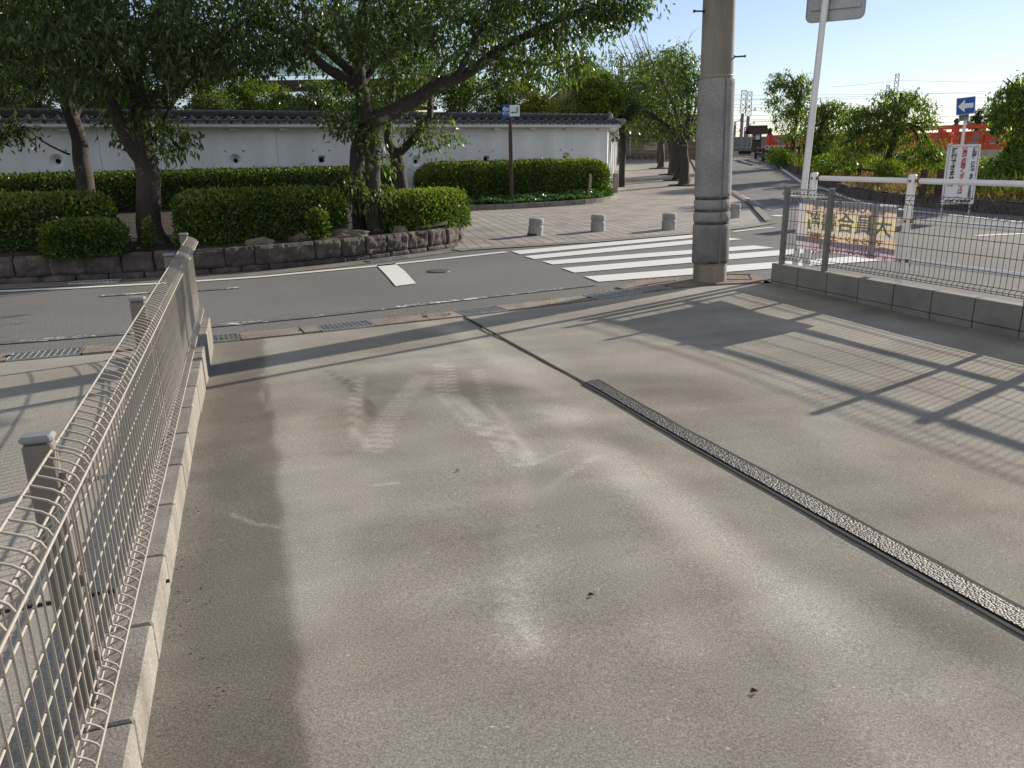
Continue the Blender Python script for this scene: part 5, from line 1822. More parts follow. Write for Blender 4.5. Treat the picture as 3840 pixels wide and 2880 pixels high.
for s, h in ((2.0, .62), (4.4, .45)):
    q = spt(s, .25, 0); mb = MB(); mb.box((q[0], q[1], gz(q[1]) + h / 2), (.17, .14, h + .1), .3, 0, .02)
    tag(mb.build('wooden_post', M['stakewood']), 'short weathered post at the foot of the sunlit side wall, ' + ('nearer the hedge' if s < 3 else 'farther along the path'), 'post')

# layered mud wall closing the end of the path
A_ = np.array([7.0, 54.2]); B_ = np.array([13.2, 52.6])
t = thing('mud_wall', 'dark layered wall with tiled top closing the far end of the paved path', 'wall', ((A_ + B_)[0] / 2, (A_ + B_)[1] / 2, .88))
d_ = (B_ - A_) / np.linalg.norm(B_ - A_); n_ = np.array([d_[1], -d_[0]])
mb = MB(); rows_ = 26
for r in range(rows_):
    z0 = .80 + r * .088; dep = .10 + .03 * (r % 2) - r * .004 + rng.uniform(-.01, .01)
    mb.obox((*(A_ + n_ * (dep / 2 - .2)), z0 + .042), (*(B_ + n_ * (dep / 2 - .2)), z0 + .042), .4 + dep, .082)
mb.build('wall_face', M['wood_wall'], t)
mb = MB(); me_ = MB(); tile_roof(mb, me_, A_ - n_ * .2, d_, n_, 6.4, 3.14, 3.42, .6, .30); ridge(mb, A_ - n_ * .2, B_ - n_ * .2, 3.4)
mb.build('roof_tiles', M['tile'], t); me_.build('tile_lips', M['tile_edge'], t)
for s in (1.05, 4.45): q = A_ + d_ * s + n_ * .12; mb = MB(); mb.tube([(*q, .85), (*q, 3.1)], .05, 6); mb.build('downpipe', M['barrier_light'], t)
mb = MB()
for k in range(7): q = A_ + d_ * (.2 + k * .42) + n_ * .12; mb.box((*q, 1.0), (.38, .25, .34), math.atan2(d_[1], d_[0]), 0, .04)
mb.build('footing_stones', M['rock'], t)

# ------------------------------------------------------------------ brown posts and the walking-path sign
q = at(1917, 700, 22.62)
t = thing('sign_post', 'brown square post with blue and white walking path sign in the ivy bed', 'sign post', (q[0], 22.62, .1))
mb = MB(); mb.box((q[0], 22.62, 1.05), (.098, .098, 2.1), .1, 0, .006); po = mb.build('post', M['brown'], t)
mb = MB(); mb.box((q[0], 22.62, 2.55), (.080, .080, 1.1), .1, 0, .005); mb.build('upper_post', M['brown'], t)
mb = MB(); mb.box((q[0] - .055, 22.62, 1.9), (.012, .03, .35), .1); mb.build('seam_plate', M['galv'], po)
ex = np.array([math.cos(.06), math.sin(.06), 0]); ez = np.array([0, 0, 1.0])
pb = at(1898, 416, 22.56); pw_ = at(1930, 415, 22.555)
def plate(name, c, w, h, m, par, th=.006, rr=.0):
    mb = MB(); c = np.array(c); nrm_ = np.array([-ex[1], ex[0], 0])
    V = [c + ex * (w / 2) * a + ez * (h / 2) * b + nrm_ * e for e in (0, th) for a, b in ((-1, -1), (1, -1), (1, 1), (-1, 1))]
    mb.add(V, [(0, 1, 2, 3), (7, 6, 5, 4), (0, 4, 5, 1), (1, 5, 6, 2), (2, 6, 7, 3), (3, 7, 4, 0)])
    return mb.build(name, m, par)
bp = plate('blue_plate', pb, .205, .325, M['sign_blue'], t)
wp_ = plate('white_plate', pw_, .275, .29, M['sign_white'], t)
fr = -np.array([-ex[1], ex[0], 0]) * .004
put_text('lettering', '辺', .085, M['sign_white'], bp, pb + fr + ex * .035 + ez * .035, ex, ez, bold=.002)
put_text('lettering', 'の', .035, M['sign_white'], bp, pb + fr + ez * -.025, ex, ez)
put_text('lettering', '散策路', .064, M['sign_white'], bp, pb + fr + ez * -.075, ex, ez, bold=.002)
mb = MB(); cc = pb + fr + ex * -.045 + ez * .035
dp = [(.042 * math.sin(a) * (1 - .25 * math.cos(a)) , .045 * -math.cos(a) + (.022 if math.cos(a) < -.9 else 0)) for a in np.linspace(0, 2 * math.pi, 25)[:-1]]
mb.add([cc + ex * u + ez * v for u, v in dp], [tuple(range(len(dp)))]); mb.build('drop_emblem', M['sign_white'], bp)
put_text('lettering', '水', .06, M['sign_blue'], bp, cc + fr * .5 - ez * .005, ex, ez, bold=.002)
def flat(name, pts, c, m, par, off=1.0):
    mb = MB(); mb.add([np.array(c) + fr * off + ex * u + ez * v for u, v in pts], [tuple(range(len(pts)))]); return mb.build(name, m, par, tri=True)
flat('arrow', [(-.105, -.045), (-.055, -.005), (-.055, -.03), (.055, -.03), (.055, .045), (.03, .045), (.065, .105), (.10, .045), (.085, .045), (.085, -.06), (-.055, -.06), (-.055, -.085)], pw_ + ex * .0, M['sign_green'], wp_)

q = gp(2470, 612)
t = thing('signal_post', 'plain dark brown post standing farther up the paved path', 'post', (q[0], q[1], gz(q[1])))
mb = MB(); mb.box((q[0], q[1], gz(q[1]) + 1.15), (.20, .20, 2.3), .1, 0, .01); mb.build('lower_post', M['brown'], t)
mb = MB(); mb.box((q[0], q[1], gz(q[1]) + 3.2), (.15, .15, 1.8), .1, 0, .01); mb.build('upper_post', M['brown'], t)
q = at(2210, 738, 24.25)
mb = MB(); mb.obox((q[0] - .02, 24.25, .05), (q[0] + .03, 24.25, .78), .12, .08); mb.obox((q[0] + .03, 24.25, .78), (q[0] + .01, 24.25, .86), .07, .06)
tag(mb.build('wooden_stake', M['stakewood']), 'split pale wooden stake in front of the tall sunlit hedge', 'stake')

# ------------------------------------------------------------------ behind the white wall: temple roofs and garden trees
t = thing('temple_hall', 'large hall with green copper roof and dark eaves behind the white wall', 'building', (-8, 34, 0))
mb = MB()
cA, cB = at(900, 420, 36), at(1560, 420, 36)
mb.box(((cA[0] + cB[0]) / 2, 38.5, 1.6), (cB[0] - cA[0], 5, 4.2)); mb.build('wall', surf('hall_clay', (.30, .26, .20), (.42, .37, .30), 1, .9, None), t)
mb = MB()
zE = at(1100, 285, 34.5)[2]; zR = at(1100, 60, 41)[2]
xa, xb = at(880, 280, 34.5)[0], at(1660, 280, 34.5)[0]
for k in range(14):
    f0, f1 = k / 14, (k + 1) / 14
    zz = lambda f: zE + (zR - zE) * (f * .75 + .25 * f * f)
    mb.add([(xa + 2 * f0, 34.5 + 6.5 * f0, zz(f0) + .05), (xb - 1 * f0, 34.5 + 6.5 * f0, zz(f0) + .05), (xb - 1 * f1, 34.5 + 6.5 * f1, zz(f1)), (xa + 2 * f1, 34.5 + 6.5 * f1, zz(f1))], [(0, 1, 2, 3)])
    mb.add([(xa + 2 * f0, 34.5 + 6.5 * f0, zz(f0)), (xb - 1 * f0, 34.5 + 6.5 * f0, zz(f0)), (xb - 1 * f0, 34.5 + 6.5 * f0, zz(f0) + .05), (xa + 2 * f0, 34.5 + 6.5 * f0, zz(f0) + .05)], [(0, 1, 2, 3)])
mb.obox((xa + 2, 41.2, zR + .1), (xb - 1, 41.2, zR + .1), .5, .5)
mb.build('roof', M['copper'], t)
mb = MB(); mb.box(((xa + xb) / 2, 35.6, zE - .30), (xb - xa - .4, 2.0, .32)); mb.box(((xa + xb) / 2, 35.9, zE - 1.25), (xb - xa - .8, .2, .16)); mb.box(((xa + xb) / 2, 35.9, zE - 2.1), (xb - xa - .8, .2, .14))
for x in np.linspace(xa + .6, xb - .6, 7): mb.box((x, 35.9, 1.4), (.22, .22, 3.4))
mb.build('timber_frame', M['timber'], t)

t = thing('gabled_house', 'grey gabled roof with a ridge finial showing between trees behind the white wall', 'building', (at(2235, 350, 46)[0], 46, 0))
pk = at(2180, 262, 46); er = at(2302, 372, 46); el = at(2040, 372, 46)
mb = MB()
for y0, y1 in ((45.2, 52),):
    mb.add([(pk[0], y0, pk[2]), (er[0], y0, er[2]), (er[0], y1, er[2]), (pk[0], y1, pk[2])], [(0, 1, 2, 3)])
    mb.add([(pk[0], y0, pk[2]), (el[0], y0, el[2]), (el[0], y1, el[2]), (pk[0], y1, pk[2])], [(3, 2, 1, 0)])
    for e in (er, el): mb.obox((pk[0], y0, pk[2]), (e[0], y0, e[2]), .5, .22); mb.obox((pk[0], y0 - .3, pk[2] + .1), (e[0], y0 - .3, e[2] + .1), .12, .14)
mb.build('roof', M['grey_roof'], t)
mb = MB(); mb.add([(pk[0], 45.8, pk[2] - .1), (er[0] - .3, 45.8, er[2]), (er[0] - .3, 45.8, 0), (el[0] + .3, 45.8, 0), (el[0] + .3, 45.8, el[2])], [(0, 1, 2, 3, 4)]); mb.build('gable', surf('gable_clay', (.26, .22, .17), (.36, .31, .25), 2, .9, None), t)
mb = MB(); mb.box((pk[0], 45.0, pk[2] + .28), (.75, .5, .55), 0, 0, .08); mb.lathe((pk[0], 45.0, pk[2] + .5), [(.16, 0), (.10, .15), (.10, .45), (.03, .55)], 12); mb.build('finial', M['tile'], t)

t = thing('pale_house', 'pale building with light grey roof glimpsed between the avenue trees', 'building', (at(2340, 400, 72)[0], 72, .9))
e0, e1 = at(2262, 455, 72), at(2420, 455, 72); tp = at(2330, 375, 74)
mb = MB(); mb.box(((e0[0] + e1[0]) / 2, 74, 2), (e1[0] - e0[0], 4, 3.8)); mb.build('wall', M['house_wall'], t)
mb = MB(); mb.add([(e0[0] - .3, 71.6, e0[2] + .3), (e1[0] + .3, 71.6, e1[2] + .3), (e1[0] - 1, 74.5, tp[2]), (e0[0] + .6, 74.5, tp[2])], [(0, 1, 2, 3)]); mb.build('roof', surf('pale_roof', (.45, .5, .55), (.55, .6, .65), 3, .6, None), t)


def garden_tree(label, px, py, Y, hz, blobs_px, ntip, nleaf, leaf, mat, seed, group=None, mu=.55, name='garden_tree', shell=.75):
    """blobs_px: (px, py, rx, rz) at distance Y"""
    b = at(px, py, Y); s = Y / FPX * 1.02
    bl = []
    for (bx, by, rx, rz) in blobs_px:
        q = at(bx, by, Y); bl.append((q[0], Y, q[2], rx * s, max(rx, rz) * s * .7, rz * s, rx * rz))
    top = max(q[2] for q in bl)
    limbs = [[(b[0], Y, hz, .13), (b[0] + .1, Y, hz + (top - hz) * .4, .11), (b[0] - .05, Y, hz + (top - hz) * .75, .07)]]
    for q in bl: limbs.append([(b[0], Y, hz + (q[2] - hz) * .55, .06), ((b[0] + q[0]) / 2, Y - .1, hz + (q[2] - hz) * .8, .045), (q[0], Y, q[2] - q[5] * .3, .025)])
    return tree(name, label, (b[0], Y, hz), limbs, bl, ntip, nleaf, leaf, .45, seed, group, 'bark_dark', mat, .25, .007, shell, .12, mu, rootflare=False)


GG = 'garden trees behind the white wall'
garden_tree('round bright green clipped tree above the wall near its right corner', 2210, 520, 29.5, .0, [(2215, 300, 80, 42), (2240, 345, 95, 40), (2180, 395, 110, 30), (2290, 385, 45, 40)], 520, 32, .085, 'garden', 201, GG, .6)
garden_tree('dark cloud-pruned pine right of the bright clipped tree, above the wall corner', 2330, 520, 31, .0, [(2330, 400, 70, 45), (2300, 330, 60, 28), (2210, 262, 60, 25)], 360, 40, .06, 'pine', 202, GG, .5)
garden_tree('golden leaved tree above the wall just right of the brown signpost', 1960, 520, 28, .0, [(1945, 370, 75, 60), (2020, 400, 55, 35)], 320, 32, .085, 'gold', 203, GG, .6)
garden_tree('leafy green tree above the wall left of the brown signpost', 1790, 520, 27.5, .0, [(1800, 370, 120, 70), (1700, 330, 70, 70)], 420, 30, .09, 'garden', 204, GG, .5)
garden_tree('tall green tree behind the wall between the two middle cherries', 1560, 520, 29, .0, [(1540, 300, 110, 90), (1450, 360, 80, 60)], 420, 30, .09, 'garden', 205, GG, .42)
garden_tree('yellow-green tree in front of the copper roofed hall', 960, 520, 26, .0, [(960, 370, 120, 60), (850, 330, 110, 80), (1080, 390, 60, 35)], 520, 30, .09, 'garden', 206, GG, .55)
garden_tree('dense dark tree behind the wall above the thick double trunk', 640, 520, 25, .0, [(620, 320, 170, 120), (500, 260, 160, 140), (700, 200, 120, 120)], 620, 30, .11, 'cherry', 207, GG, .45)
garden_tree('dense dark tree behind the wall at the far left', 150, 520, 23, .0, [(150, 300, 220, 130), (-80, 260, 200, 180), (300, 200, 180, 150), (60, 120, 200, 120)], 760, 30, .11, 'cherry', 208, GG, .42)
garden_tree('mid green tree behind the wall between the slim trunk and the thick double trunk', 420, 520, 27, .0, [(430, 360, 120, 60), (330, 330, 90, 80), (520, 390, 70, 40)], 420, 30, .10, 'garden', 210, GG, .38)
garden_tree('low leafy tree just behind the wall, left of the leaning cherry', 1100, 520, 24.5, .0, [(1130, 400, 70, 30), (1190, 360, 60, 50), (800, 380, 70, 40)], 300, 30, .085, 'cherry', 211, GG, .6)
garden_tree('broad green tree rising behind the wall in the middle, over the hall roof', 1260, 520, 31, .0, [(1250, 400, 60, 30), (1330, 350, 70, 60)], 200, 30, .09, 'garden', 209, GG, .5)

# ------------------------------------------------------------------ avenue of cherry trees along the path
GAV = 'young cherry trees along the paved path'
for i, (px, py, lb, cr, sd, sc) in enumerate((
        (2565, 695, 'nearest cherry of the avenue, grey trunk standing just left of the utility pole', [(2545, 420, 110, 90), (2400, 470, 150, 60), (2480, 330, 130, 80), (2590, 300, 60, 110), (2540, 230, 60, 60), (2660, 330, 40, 90)], 301, 1),
        (2540, 676, 'second cherry of the avenue, trunk just left of the nearest one', [(2440, 380, 140, 80), (2380, 300, 90, 60), (2500, 260, 90, 70)], 302, 1),
        (2520, 655, 'third cherry of the avenue, its trunk leaning beside the second', [(2390, 330, 100, 80), (2330, 420, 90, 50), (2440, 240, 80, 60)], 303, 1),
        (2478, 632, 'fourth and farthest cherry of the avenue with two dark stems', [(2420, 420, 120, 60), (2300, 250, 40, 60), (2470, 300, 90, 80)], 304, 1))):
    x, y = gp(px, py); z0 = gz(y); s = y / FPX * 1.02
    tk = .20 if i in (0,) else .17
    f = at(px - 2, 540, y)
    limbs = [[(x, y, z0 - .02, tk), (x + .02, y, z0 + .7, tk * .85), (f[0], y, f[2], tk * .9)],
             [(f[0], y, f[2], .12), tuple(at(px - 60, 470, y - .1)) + (.09,), tuple(at(px - 150, 410, y - .2)) + (.05,), tuple(at(px - 230, 380, y - .3)) + (.02,)],
             [(f[0], y, f[2], .12), tuple(at(px + 20, 440, y)) + (.08,), tuple(at(px + 10, 330, y + .2)) + (.05,), tuple(at(px - 10, 200, y + .3)) + (.02,)],
             [(f[0], y, f[2], .10), tuple(at(px + 55, 480, y)) + (.06,), tuple(at(px + 75, 380, y + .4)) + (.04,), tuple(at(px + 90, 280, y + .5)) + (.02,)],
             [(f[0], y, f[2], .10), tuple(at(px - 40, 380, y + .4)) + (.06,), tuple(at(px - 110, 260, y + .5)) + (.03,), tuple(at(px - 160, 130, y + .6)) + (.012,)]]
    bl = [(at(bx, by, y)[0], y, at(bx, by, y)[2], rx * s, rx * s * .8, rz * s, rx * rz) for bx, by, rx, rz in cr]
    tree('avenue_cherry_tree', lb, (x, y, z0), limbs, bl, 420 if i == 0 else 300, 17, .135, .45, sd, GAV, 'bark', 'cherry', .9, .008, .5, .15, .6)
    mb = MB(); mb.lathe((x, y, z0), [(.62, .013), (.60, .03), (.3, .05)], 20); tag(mb.build('tree_pit', M['soil']), kind='structure')
    if i == 0:
        th = thing('bare_twig_tree', 'leafless twigs rising above the avenue cherries', 'tree', tuple(at(2420, 420, 44)))
        mb = MB(); gg = np.random.default_rng(5)
        bs = at(2420, 420, 44)
        for tx, ty in ((2260, 110), (2310, 105), (2350, 95), (2395, 110), (2415, 85), (2380, 150), (2340, 160), (2290, 150), (2600, 110)):
            e = at(tx, ty, 44); m2 = (bs + e) / 2 + np.array([.5, 0, .4]); B = bez(bs, m2, e, 8)
            mb.tube([tuple(p) for p in B], list(np.linspace(.035, .007, 8)), 5)
            for k in (4, 5, 6):
                d = gg.normal(0, .45, 3); d[2] = abs(d[2]) + .2
                mb.tube([tuple(B[k]), tuple(B[k] + d * .5), tuple(B[k] + d * np.array([1, 1, .8]))], [.010, .007, .004], 4)
        mb.build('twigs', M['stakewood'], th)
# ================================================================== RIVER SIDE
t = thing('bank_kerb_wall', 'low dark stone kerb wall along the foot of the river bank', 'kerb wall', (10.7, 24, 0))
KPf, KSf = resample(KERB, .05); KNf = -normals2(KPf)
if KNf[len(KNf) // 2][0] < 0: KNf = -KNf
mb = MB(); s = 0.0
while s < KSf[-1] - .6:
    w = rng.uniform(.45, .62); a, b = s + .015, s + w - .015
    i0, i1 = int(a / .05), min(len(KPf) - 1, int(b / .05))
    p, q = KPf[i0], KPf[i1]; n0_, n1_ = KNf[i0], KNf[i1]
    j = rng.uniform(-.02, .02); h = .27 + rng.uniform(-.02, .03)
    g0, g1 = gz(p[1]), gz(q[1])
    vs = [(*(p + n0_ * (-.05 + j)), g0 - .05), (*(q + n1_ * (-.05 + j)), g1 - .05), (*(q + n1_ * .25), g1 - .05), (*(p + n0_ * .25), g0 - .05),
          (*(p + n0_ * (-.01 + j)), g0 + h), (*(q + n1_ * (-.01 + j)), g1 + h), (*(q + n1_ * .25), g1 + h - .02), (*(p + n0_ * .25), g0 + h - .02)]
    mb.add(vs, [(3, 2, 1, 0), (4, 5, 6, 7), (0, 1, 5, 4), (1, 2, 6, 5), (2, 3, 7, 6), (3, 0, 4, 7)]); s += w
mb.build('kerb_stones', M['stone'], t)


def bank(d, s):
    i = min(len(KP) - 1, max(0, int(s / .6))); p = KP[i] + KN[i] * d
    return p[0], p[1], float(np.interp(d, [0, .3, 2, 4.2, 6.5, 9, 30], [.26, .30, .42, .40, -.9, -2.2, -2.5])) + gz(KP[i][1])


def tufts(name, label, n, s0, s1, d0, d1, h, matk, seed, wid=.012):
    g = np.random.default_rng(seed)
    ss = g.uniform(s0, s1, n); dd = d0 + (d1 - d0) * g.random(n) ** 1.2
    den = fbm(ss * .8, dd * .8, seed, 3); keep = den > g.uniform(.25, .6, n); ss, dd = ss[keep], dd[keep]; n = len(ss)
    pos = np.array([bank(d, s) for d, s in zip(dd, ss)]); pos[:, 2] -= .03
    pos[:, :2] += g.normal(0, .15, (n, 2))
    ax = np.stack([g.normal(0, .45, n), g.normal(0, .45, n), np.ones(n)], 1)
    L = h * g.uniform(.5, 1.3, n)
    V, F, T = leaves(pos, ax, L, np.full(n, wid) * g.uniform(.7, 1.6, n), .05, None, g.normal(0, 1, (n, 3)), .35)
    return tag(np_mesh(name, V, F, M[matk], attrs={'tint': T}), label, 'grass', kind='stuff')


Ls_ = KS[-1]
sY = lambda y: KS[int(np.argmin(np.abs(KP[:, 1] - y)))]
tufts('dry_grass', 'straw coloured dry grass on the river bank behind the guard rail', 16000, sY(38), sY(12), .2, 4.5, .20, 'straw', 61, .016)
tufts('bank_grass', 'fresh green grass growing on the river bank', 9000, sY(22), sY(11), .5, 6.0, .42, 'grass', 62, .02)
tufts('bank_grass', 'green weeds along the upper bank kerb below the weeping trees', 7000, sY(58), sY(30), .15, 4.0, .36, 'grass', 63, .03)
tufts('bank_grass', 'green grass low on the river bank', 7000, sY(40), sY(16), 3.5, 8.5, .4, 'grass', 64, .025)


def bush(label, px, py, Y, rx, rz, n, leaf, mat, seed, mu=.5):
    c = at(px, py, Y); g = np.random.default_rng(seed)
    t = thing('bush', label, 'bush', (c[0], Y, c[2] - rz))
    u = unit(g.normal(size=(n, 3))); rr = g.random(n) ** .45
    lump = 1 + .5 * (fbm(u[:, 0] * 2 + 5, u[:, 2] * 2 + u[:, 1], seed, 3) - .5)
    pos = np.array([c[0], Y, c[2]]) + u * (rr * lump)[:, None] * np.array([rx, rx * .8, rz])
    V, F, T = leaves(pos, u * .6 + g.normal(0, .6, (n, 3)) + np.array([0, 0, .1]), leaf * g.uniform(.6, 1.3, n), leaf * .5 * g.uniform(.7, 1.2, n), .15, np.clip(g.normal(mu, .22, n), 0, 1))
    mb = MB()
    for k in range(10):
        e = np.array([c[0], Y, c[2]]) + unit(g.normal(size=(1, 3)))[0] * np.array([rx, rx * .8, rz]) * .8
        mb.tube([(c[0], Y, c[2] - rz * 1.3), tuple((np.array([c[0], Y, c[2] - rz]) + e) / 2), tuple(e)], [.012, .009, .005], 4)
    mb.build('stems', M['bark_dark'], t); np_mesh('foliage', V, F, M[mat], t, attrs={'tint': T})


bush('leafy weeds at the bank edge left of the sign pole', 2925, 590, 41, .8, .42, 1500, .11, 'garden', 401, .5)
bush('tall green weeds on the bank just right of the sign pole', 3095, 620, 31, .55, .42, 1100, .09, 'garden', 402, .55)
bush('pale leafy weed clump under the large weeping cherry', 3335, 640, 25, .5, .36, 1100, .09, 'garden', 403, .5)
bush('broad dark green bush behind the notice board by the river', 3735, 650, 26, 1.5, .50, 3200, .13, 'cherry', 404, .75)
bush('green bush at the right edge below the weeping cherry', 3835, 640, 22, .9, .5, 2000, .12, 'garden', 405, .45)
bush('small weed bush on the bank between two weeping trunks', 3180, 628, 29, .4, .30, 700, .08, 'garden', 406, .6)

GW_ = 'weeping cherry trees on the river bank'


def weeping(label, px, py, Y, blobs_px, ntip, nleaf, seed, lean=0, leaf=.135, tops=()):
    b = at(px, py, Y); s = Y / FPX * 1.02; z0 = bank(2, sY(min(58, Y)))[2] - .1
    bl = [(at(bx, by, Y)[0], Y, at(bx, by, Y)[2], rx * s, rx * s * .75, rz * s, rx * rz) for bx, by, rx, rz in blobs_px]
    ztop = max(q[2] + q[5] * .6 for q in bl)
    f = (b[0] + lean, Y, z0 + (ztop - z0) * .62)
    limbs = [[(b[0], Y, z0, .12), (b[0] + lean * .3, Y, z0 + (f[2] - z0) * .5, .105), (*f, .09)]]
    for q in bl:
        limbs.append([(*f, .07), ((f[0] + q[0]) / 2, Y, max(f[2], q[2]) + .15, .05), (q[0], Y, q[2] + q[5] * .55, .03)])
    for tx, ty in tops:
        e = at(tx, ty, Y); limbs.append([(*f, .06), ((f[0] + e[0]) / 2 + .1, Y, (f[2] + e[2]) / 2 + .1, .04), (*e, .012)])
    return tree('weeping_cherry', label, (b[0], Y, z0), limbs, bl, ntip, nleaf, leaf, .48, seed, GW_, 'bark_dark', 'weep', 1.5, .006, .45, .12, .5, weep=.7)


weeping('tall narrow weeping cherry left of the sign pole, beside the lantern', 2968, 615, 42, [(2950, 370, 80, 70), (2985, 460, 85, 70), (2940, 300, 60, 35), (3010, 340, 50, 60)], 420, 13, 501, .1, .13, ((2955, 262), (2930, 285)))
weeping('weeping cherry with a broken top right behind the sign pole', 3055, 640, 34, [(3085, 470, 85, 80), (3130, 430, 80, 50), (3060, 560, 50, 50), (3120, 540, 90, 50)], 420, 13, 502, .1, .12, ((3075, 365), (3085, 380)))
weeping('broad weeping cherry in the middle of the bank, left of the notice board', 3318, 665, 27, [(3290, 470, 100, 80), (3400, 430, 110, 60), (3440, 560, 90, 60), (3240, 540, 80, 70), (3370, 370, 90, 30), (3210, 450, 60, 50), (3500, 590, 50, 40), (3160, 570, 60, 50)], 640, 14, 503, .25, .11, ((3340, 335), (3440, 330), (3540, 460)))
weeping('dark leafy weeping cherry cut off by the right edge', 3850, 720, 23, [(3790, 380, 70, 60), (3850, 330, 60, 50), (3760, 450, 50, 50), (3850, 500, 60, 90), (3800, 570, 35, 40), (3930, 420, 60, 120)], 460, 14, 504, 0, .12, ((3760, 300), (3775, 293)))
t = garden_tree('round grey-green tree far beyond the bridge railing', 3740, 520, 75, 1.0, [(3720, 440, 70, 40), (3790, 420, 70, 50), (3670, 460, 35, 25)], 300, 26, .22, 'pine', 505, None, .75, 'distant_tree')

# dark log fences on the bank
def rail_fence(name, label, pts, hz, rails, pr, rr, mat):
    c = pts[len(pts) // 2]; t = thing(name, label, 'rail fence', tuple(c))
    for p in pts:
        mb = MB(); mb.lathe(tuple(p), [(pr, -.2), (pr, hz - .02), (pr * .8, hz)], 12); mb.build('post', mat, t)
    for a, b in zip(pts[:-1], pts[1:]):
        for r in rails:
            mb = MB(); mb.tube([(a[0], a[1], a[2] + r), (b[0], b[1], b[2] + r)], rr, 10); mb.build('rail', mat, t)


rail_fence('log_fence', 'thick dark log fence descending beside the road in front of the lantern', [(*at(2833, 600, 52)[:2], .95), (*at(2862, 600, 49)[:2], .88), (*at(2900, 600, 46)[:2], .72)], .62, (.22, .50), .10, .085, M['timber'])
rail_fence('river_fence', 'dark river fence of posts and two rails behind the tall weeping cherry', [(*at(2948, 590, 44)[:2], .62), (*at(2995, 590, 43)[:2], .62), (*at(3012, 590, 42)[:2], .62), (*at(3080, 590, 41)[:2], .6)], 1.05, (.45, .85), .06, .05, M['timber'])
rail_fence('log_fence', 'low brown log fence on the bank under the broad weeping cherry', [(*at(3130, 640, 31)[:2], .35), (*at(3225, 640, 29)[:2], .3), (*at(3300, 645, 27.5)[:2], .25), (*at(3455, 680, 24.5)[:2], .0)], .62, (.45,), .065, .04, M['timber'])
q = at(3455, 640, 19.5)
for px, lb in ((3460, 'short brown wooden post with a pale top on the bank, left of the notice board'), (3522, 'thicker dark wooden post on the bank touching the notice board')):
    q = at(px, 690, 19.5); mb = MB(); mb.lathe((q[0], 19.5, .3), [(.075, 0), (.075, .62), (.06, .68)], 14)
    tag(mb.build('wooden_post', M['timber']), lb, 'post')

# one-way sign
Yp = 20.0
p0 = at(3596, 760, Yp); p0 = (at(3607, 543, Yp)[0], Yp, .28)
t = thing('one_way_sign', 'blue one-way sign with white left arrow on a pale pole behind the notice board', 'road sign', p0)
mb = MB(); mb.tube([p0, (p0[0], Yp, 2.62)], .035, 14); mb.build('pole', M['white_paint'], t)
cp = at(3621.5, 397, Yp - .06)
ex = np.array([.80, -.56, .09]); ex /= np.linalg.norm(ex); ez = np.array([-.075, .06, 1.0]); ez -= ex * (ez @ ex); ez /= np.linalg.norm(ez)
en = np.cross(ez, ex) * 1.0; en = -en if en[1] > 0 else en   # towards the viewer
fr = en * .006


def rplate(name, c, w, h, r, m, par, dn=0.0, th=.004):
    out = []
    for sx, sz, a0 in ((1, 1, 0), (-1, 1, 90), (-1, -1, 180), (1, -1, 270)):
        for k in range(5):
            a = R(a0 + 22.5 * k); out.append((sx * (w / 2 - r) + r * math.cos(a), sz * (h / 2 - r) + r * math.sin(a)))
    n = len(out); mb = MB(); c = np.array(c) + en * dn
    mb.add([c + ex * u + ez * v for u, v in out] + [c + ex * u + ez * v - en * th for u, v in out], [tuple(range(n)), tuple(range(2 * n - 1, n - 1, -1))] + [(i, n + i, n + (i + 1) % n, (i + 1) % n) for i in range(n)])
    return mb.build(name, m, par)


sp_ = rplate('sign_plate', cp, .405, .395, .02, M['sign_blue'], t)
flat('arrow', [(-.165, 0), (-.02, .145), (-.02, .055), (.16, .055), (.16, -.055), (-.02, -.055), (-.02, -.145)], cp, M['sign_white'], sp_)
flat('plate_border', [(-.2, -.195), (.2, -.195), (.2, .195), (-.2, .195), (-.2, .185), (.19, .185), (.19, -.185), (-.19, -.185), (-.19, .185), (-.2, .185)], cp, M['sign_white'], sp_, .5)
cs = at(3614, 441, Yp - .06)
sp2 = rplate('sub_plate', cs, .22, .155, .015, M['alu'], t)
put_text('lettering', '自転車\nを除く', .058, M['ink'], sp2, cs + fr, ex, ez, bold=.002)
cq = np.array([p0[0], Yp - .036, at(3607, 530, Yp)[2]])
mb = MB(); mb.box((cq[0], cq[1], cq[2]), (.05, .004, .16)); mb.build('pole_sticker', M['sign_white'], t)

# white notice board with vertical lettering
Yb = 17.0
b0 = at(3552, 765, Yb); tl = at(3566, 546, Yb); tr = at(3657, 543, Yb)
cx0 = (at(3604, 650, Yb)[0]); wB, zB0, zB1 = .655, .33, 1.535
ex = np.array([math.cos(R(-5)), math.sin(R(-5)), 0]); ez = np.array([-.012, 0, 1.0]); ez /= np.linalg.norm(ez); en = np.array([ex[1], -ex[0], 0]); en = en if en[1] < 0 else -en
fr = en * .004
cB = np.array([cx0, Yb, (zB0 + zB1) / 2])
t = thing('notice_board', 'tall white notice board with black and red vertical lettering on the river bank', 'notice board', (cx0, Yb, .25))
bd_ = rplate('board', cB, wB, zB1 - zB0, .012, M['sign_white'], t, 0, .02)
hw_, hh_ = wB / 2, (zB1 - zB0) / 2
mb = MB()
for a, b in (((-1, 1), (1, 1)), ((1, 1), (1, -.86)), ((1, -.86), (-1, -.86)), ((-1, -.86), (-1, 1))):
    f = .035
    p = cB + fr + ex * a[0] * (hw_ - f) + ez * (a[1] * (hh_ - f * (1 if a[1] > 0 else 0))); q = cB + fr + ex * b[0] * (hw_ - f) + ez * (b[1] * (hh_ - f * (1 if b[1] > 0 else 0)))
    mb.obox(p, q, .004, .014, up=tuple(en))
mb.build('frame_line', M['frame_plum'], bd_)


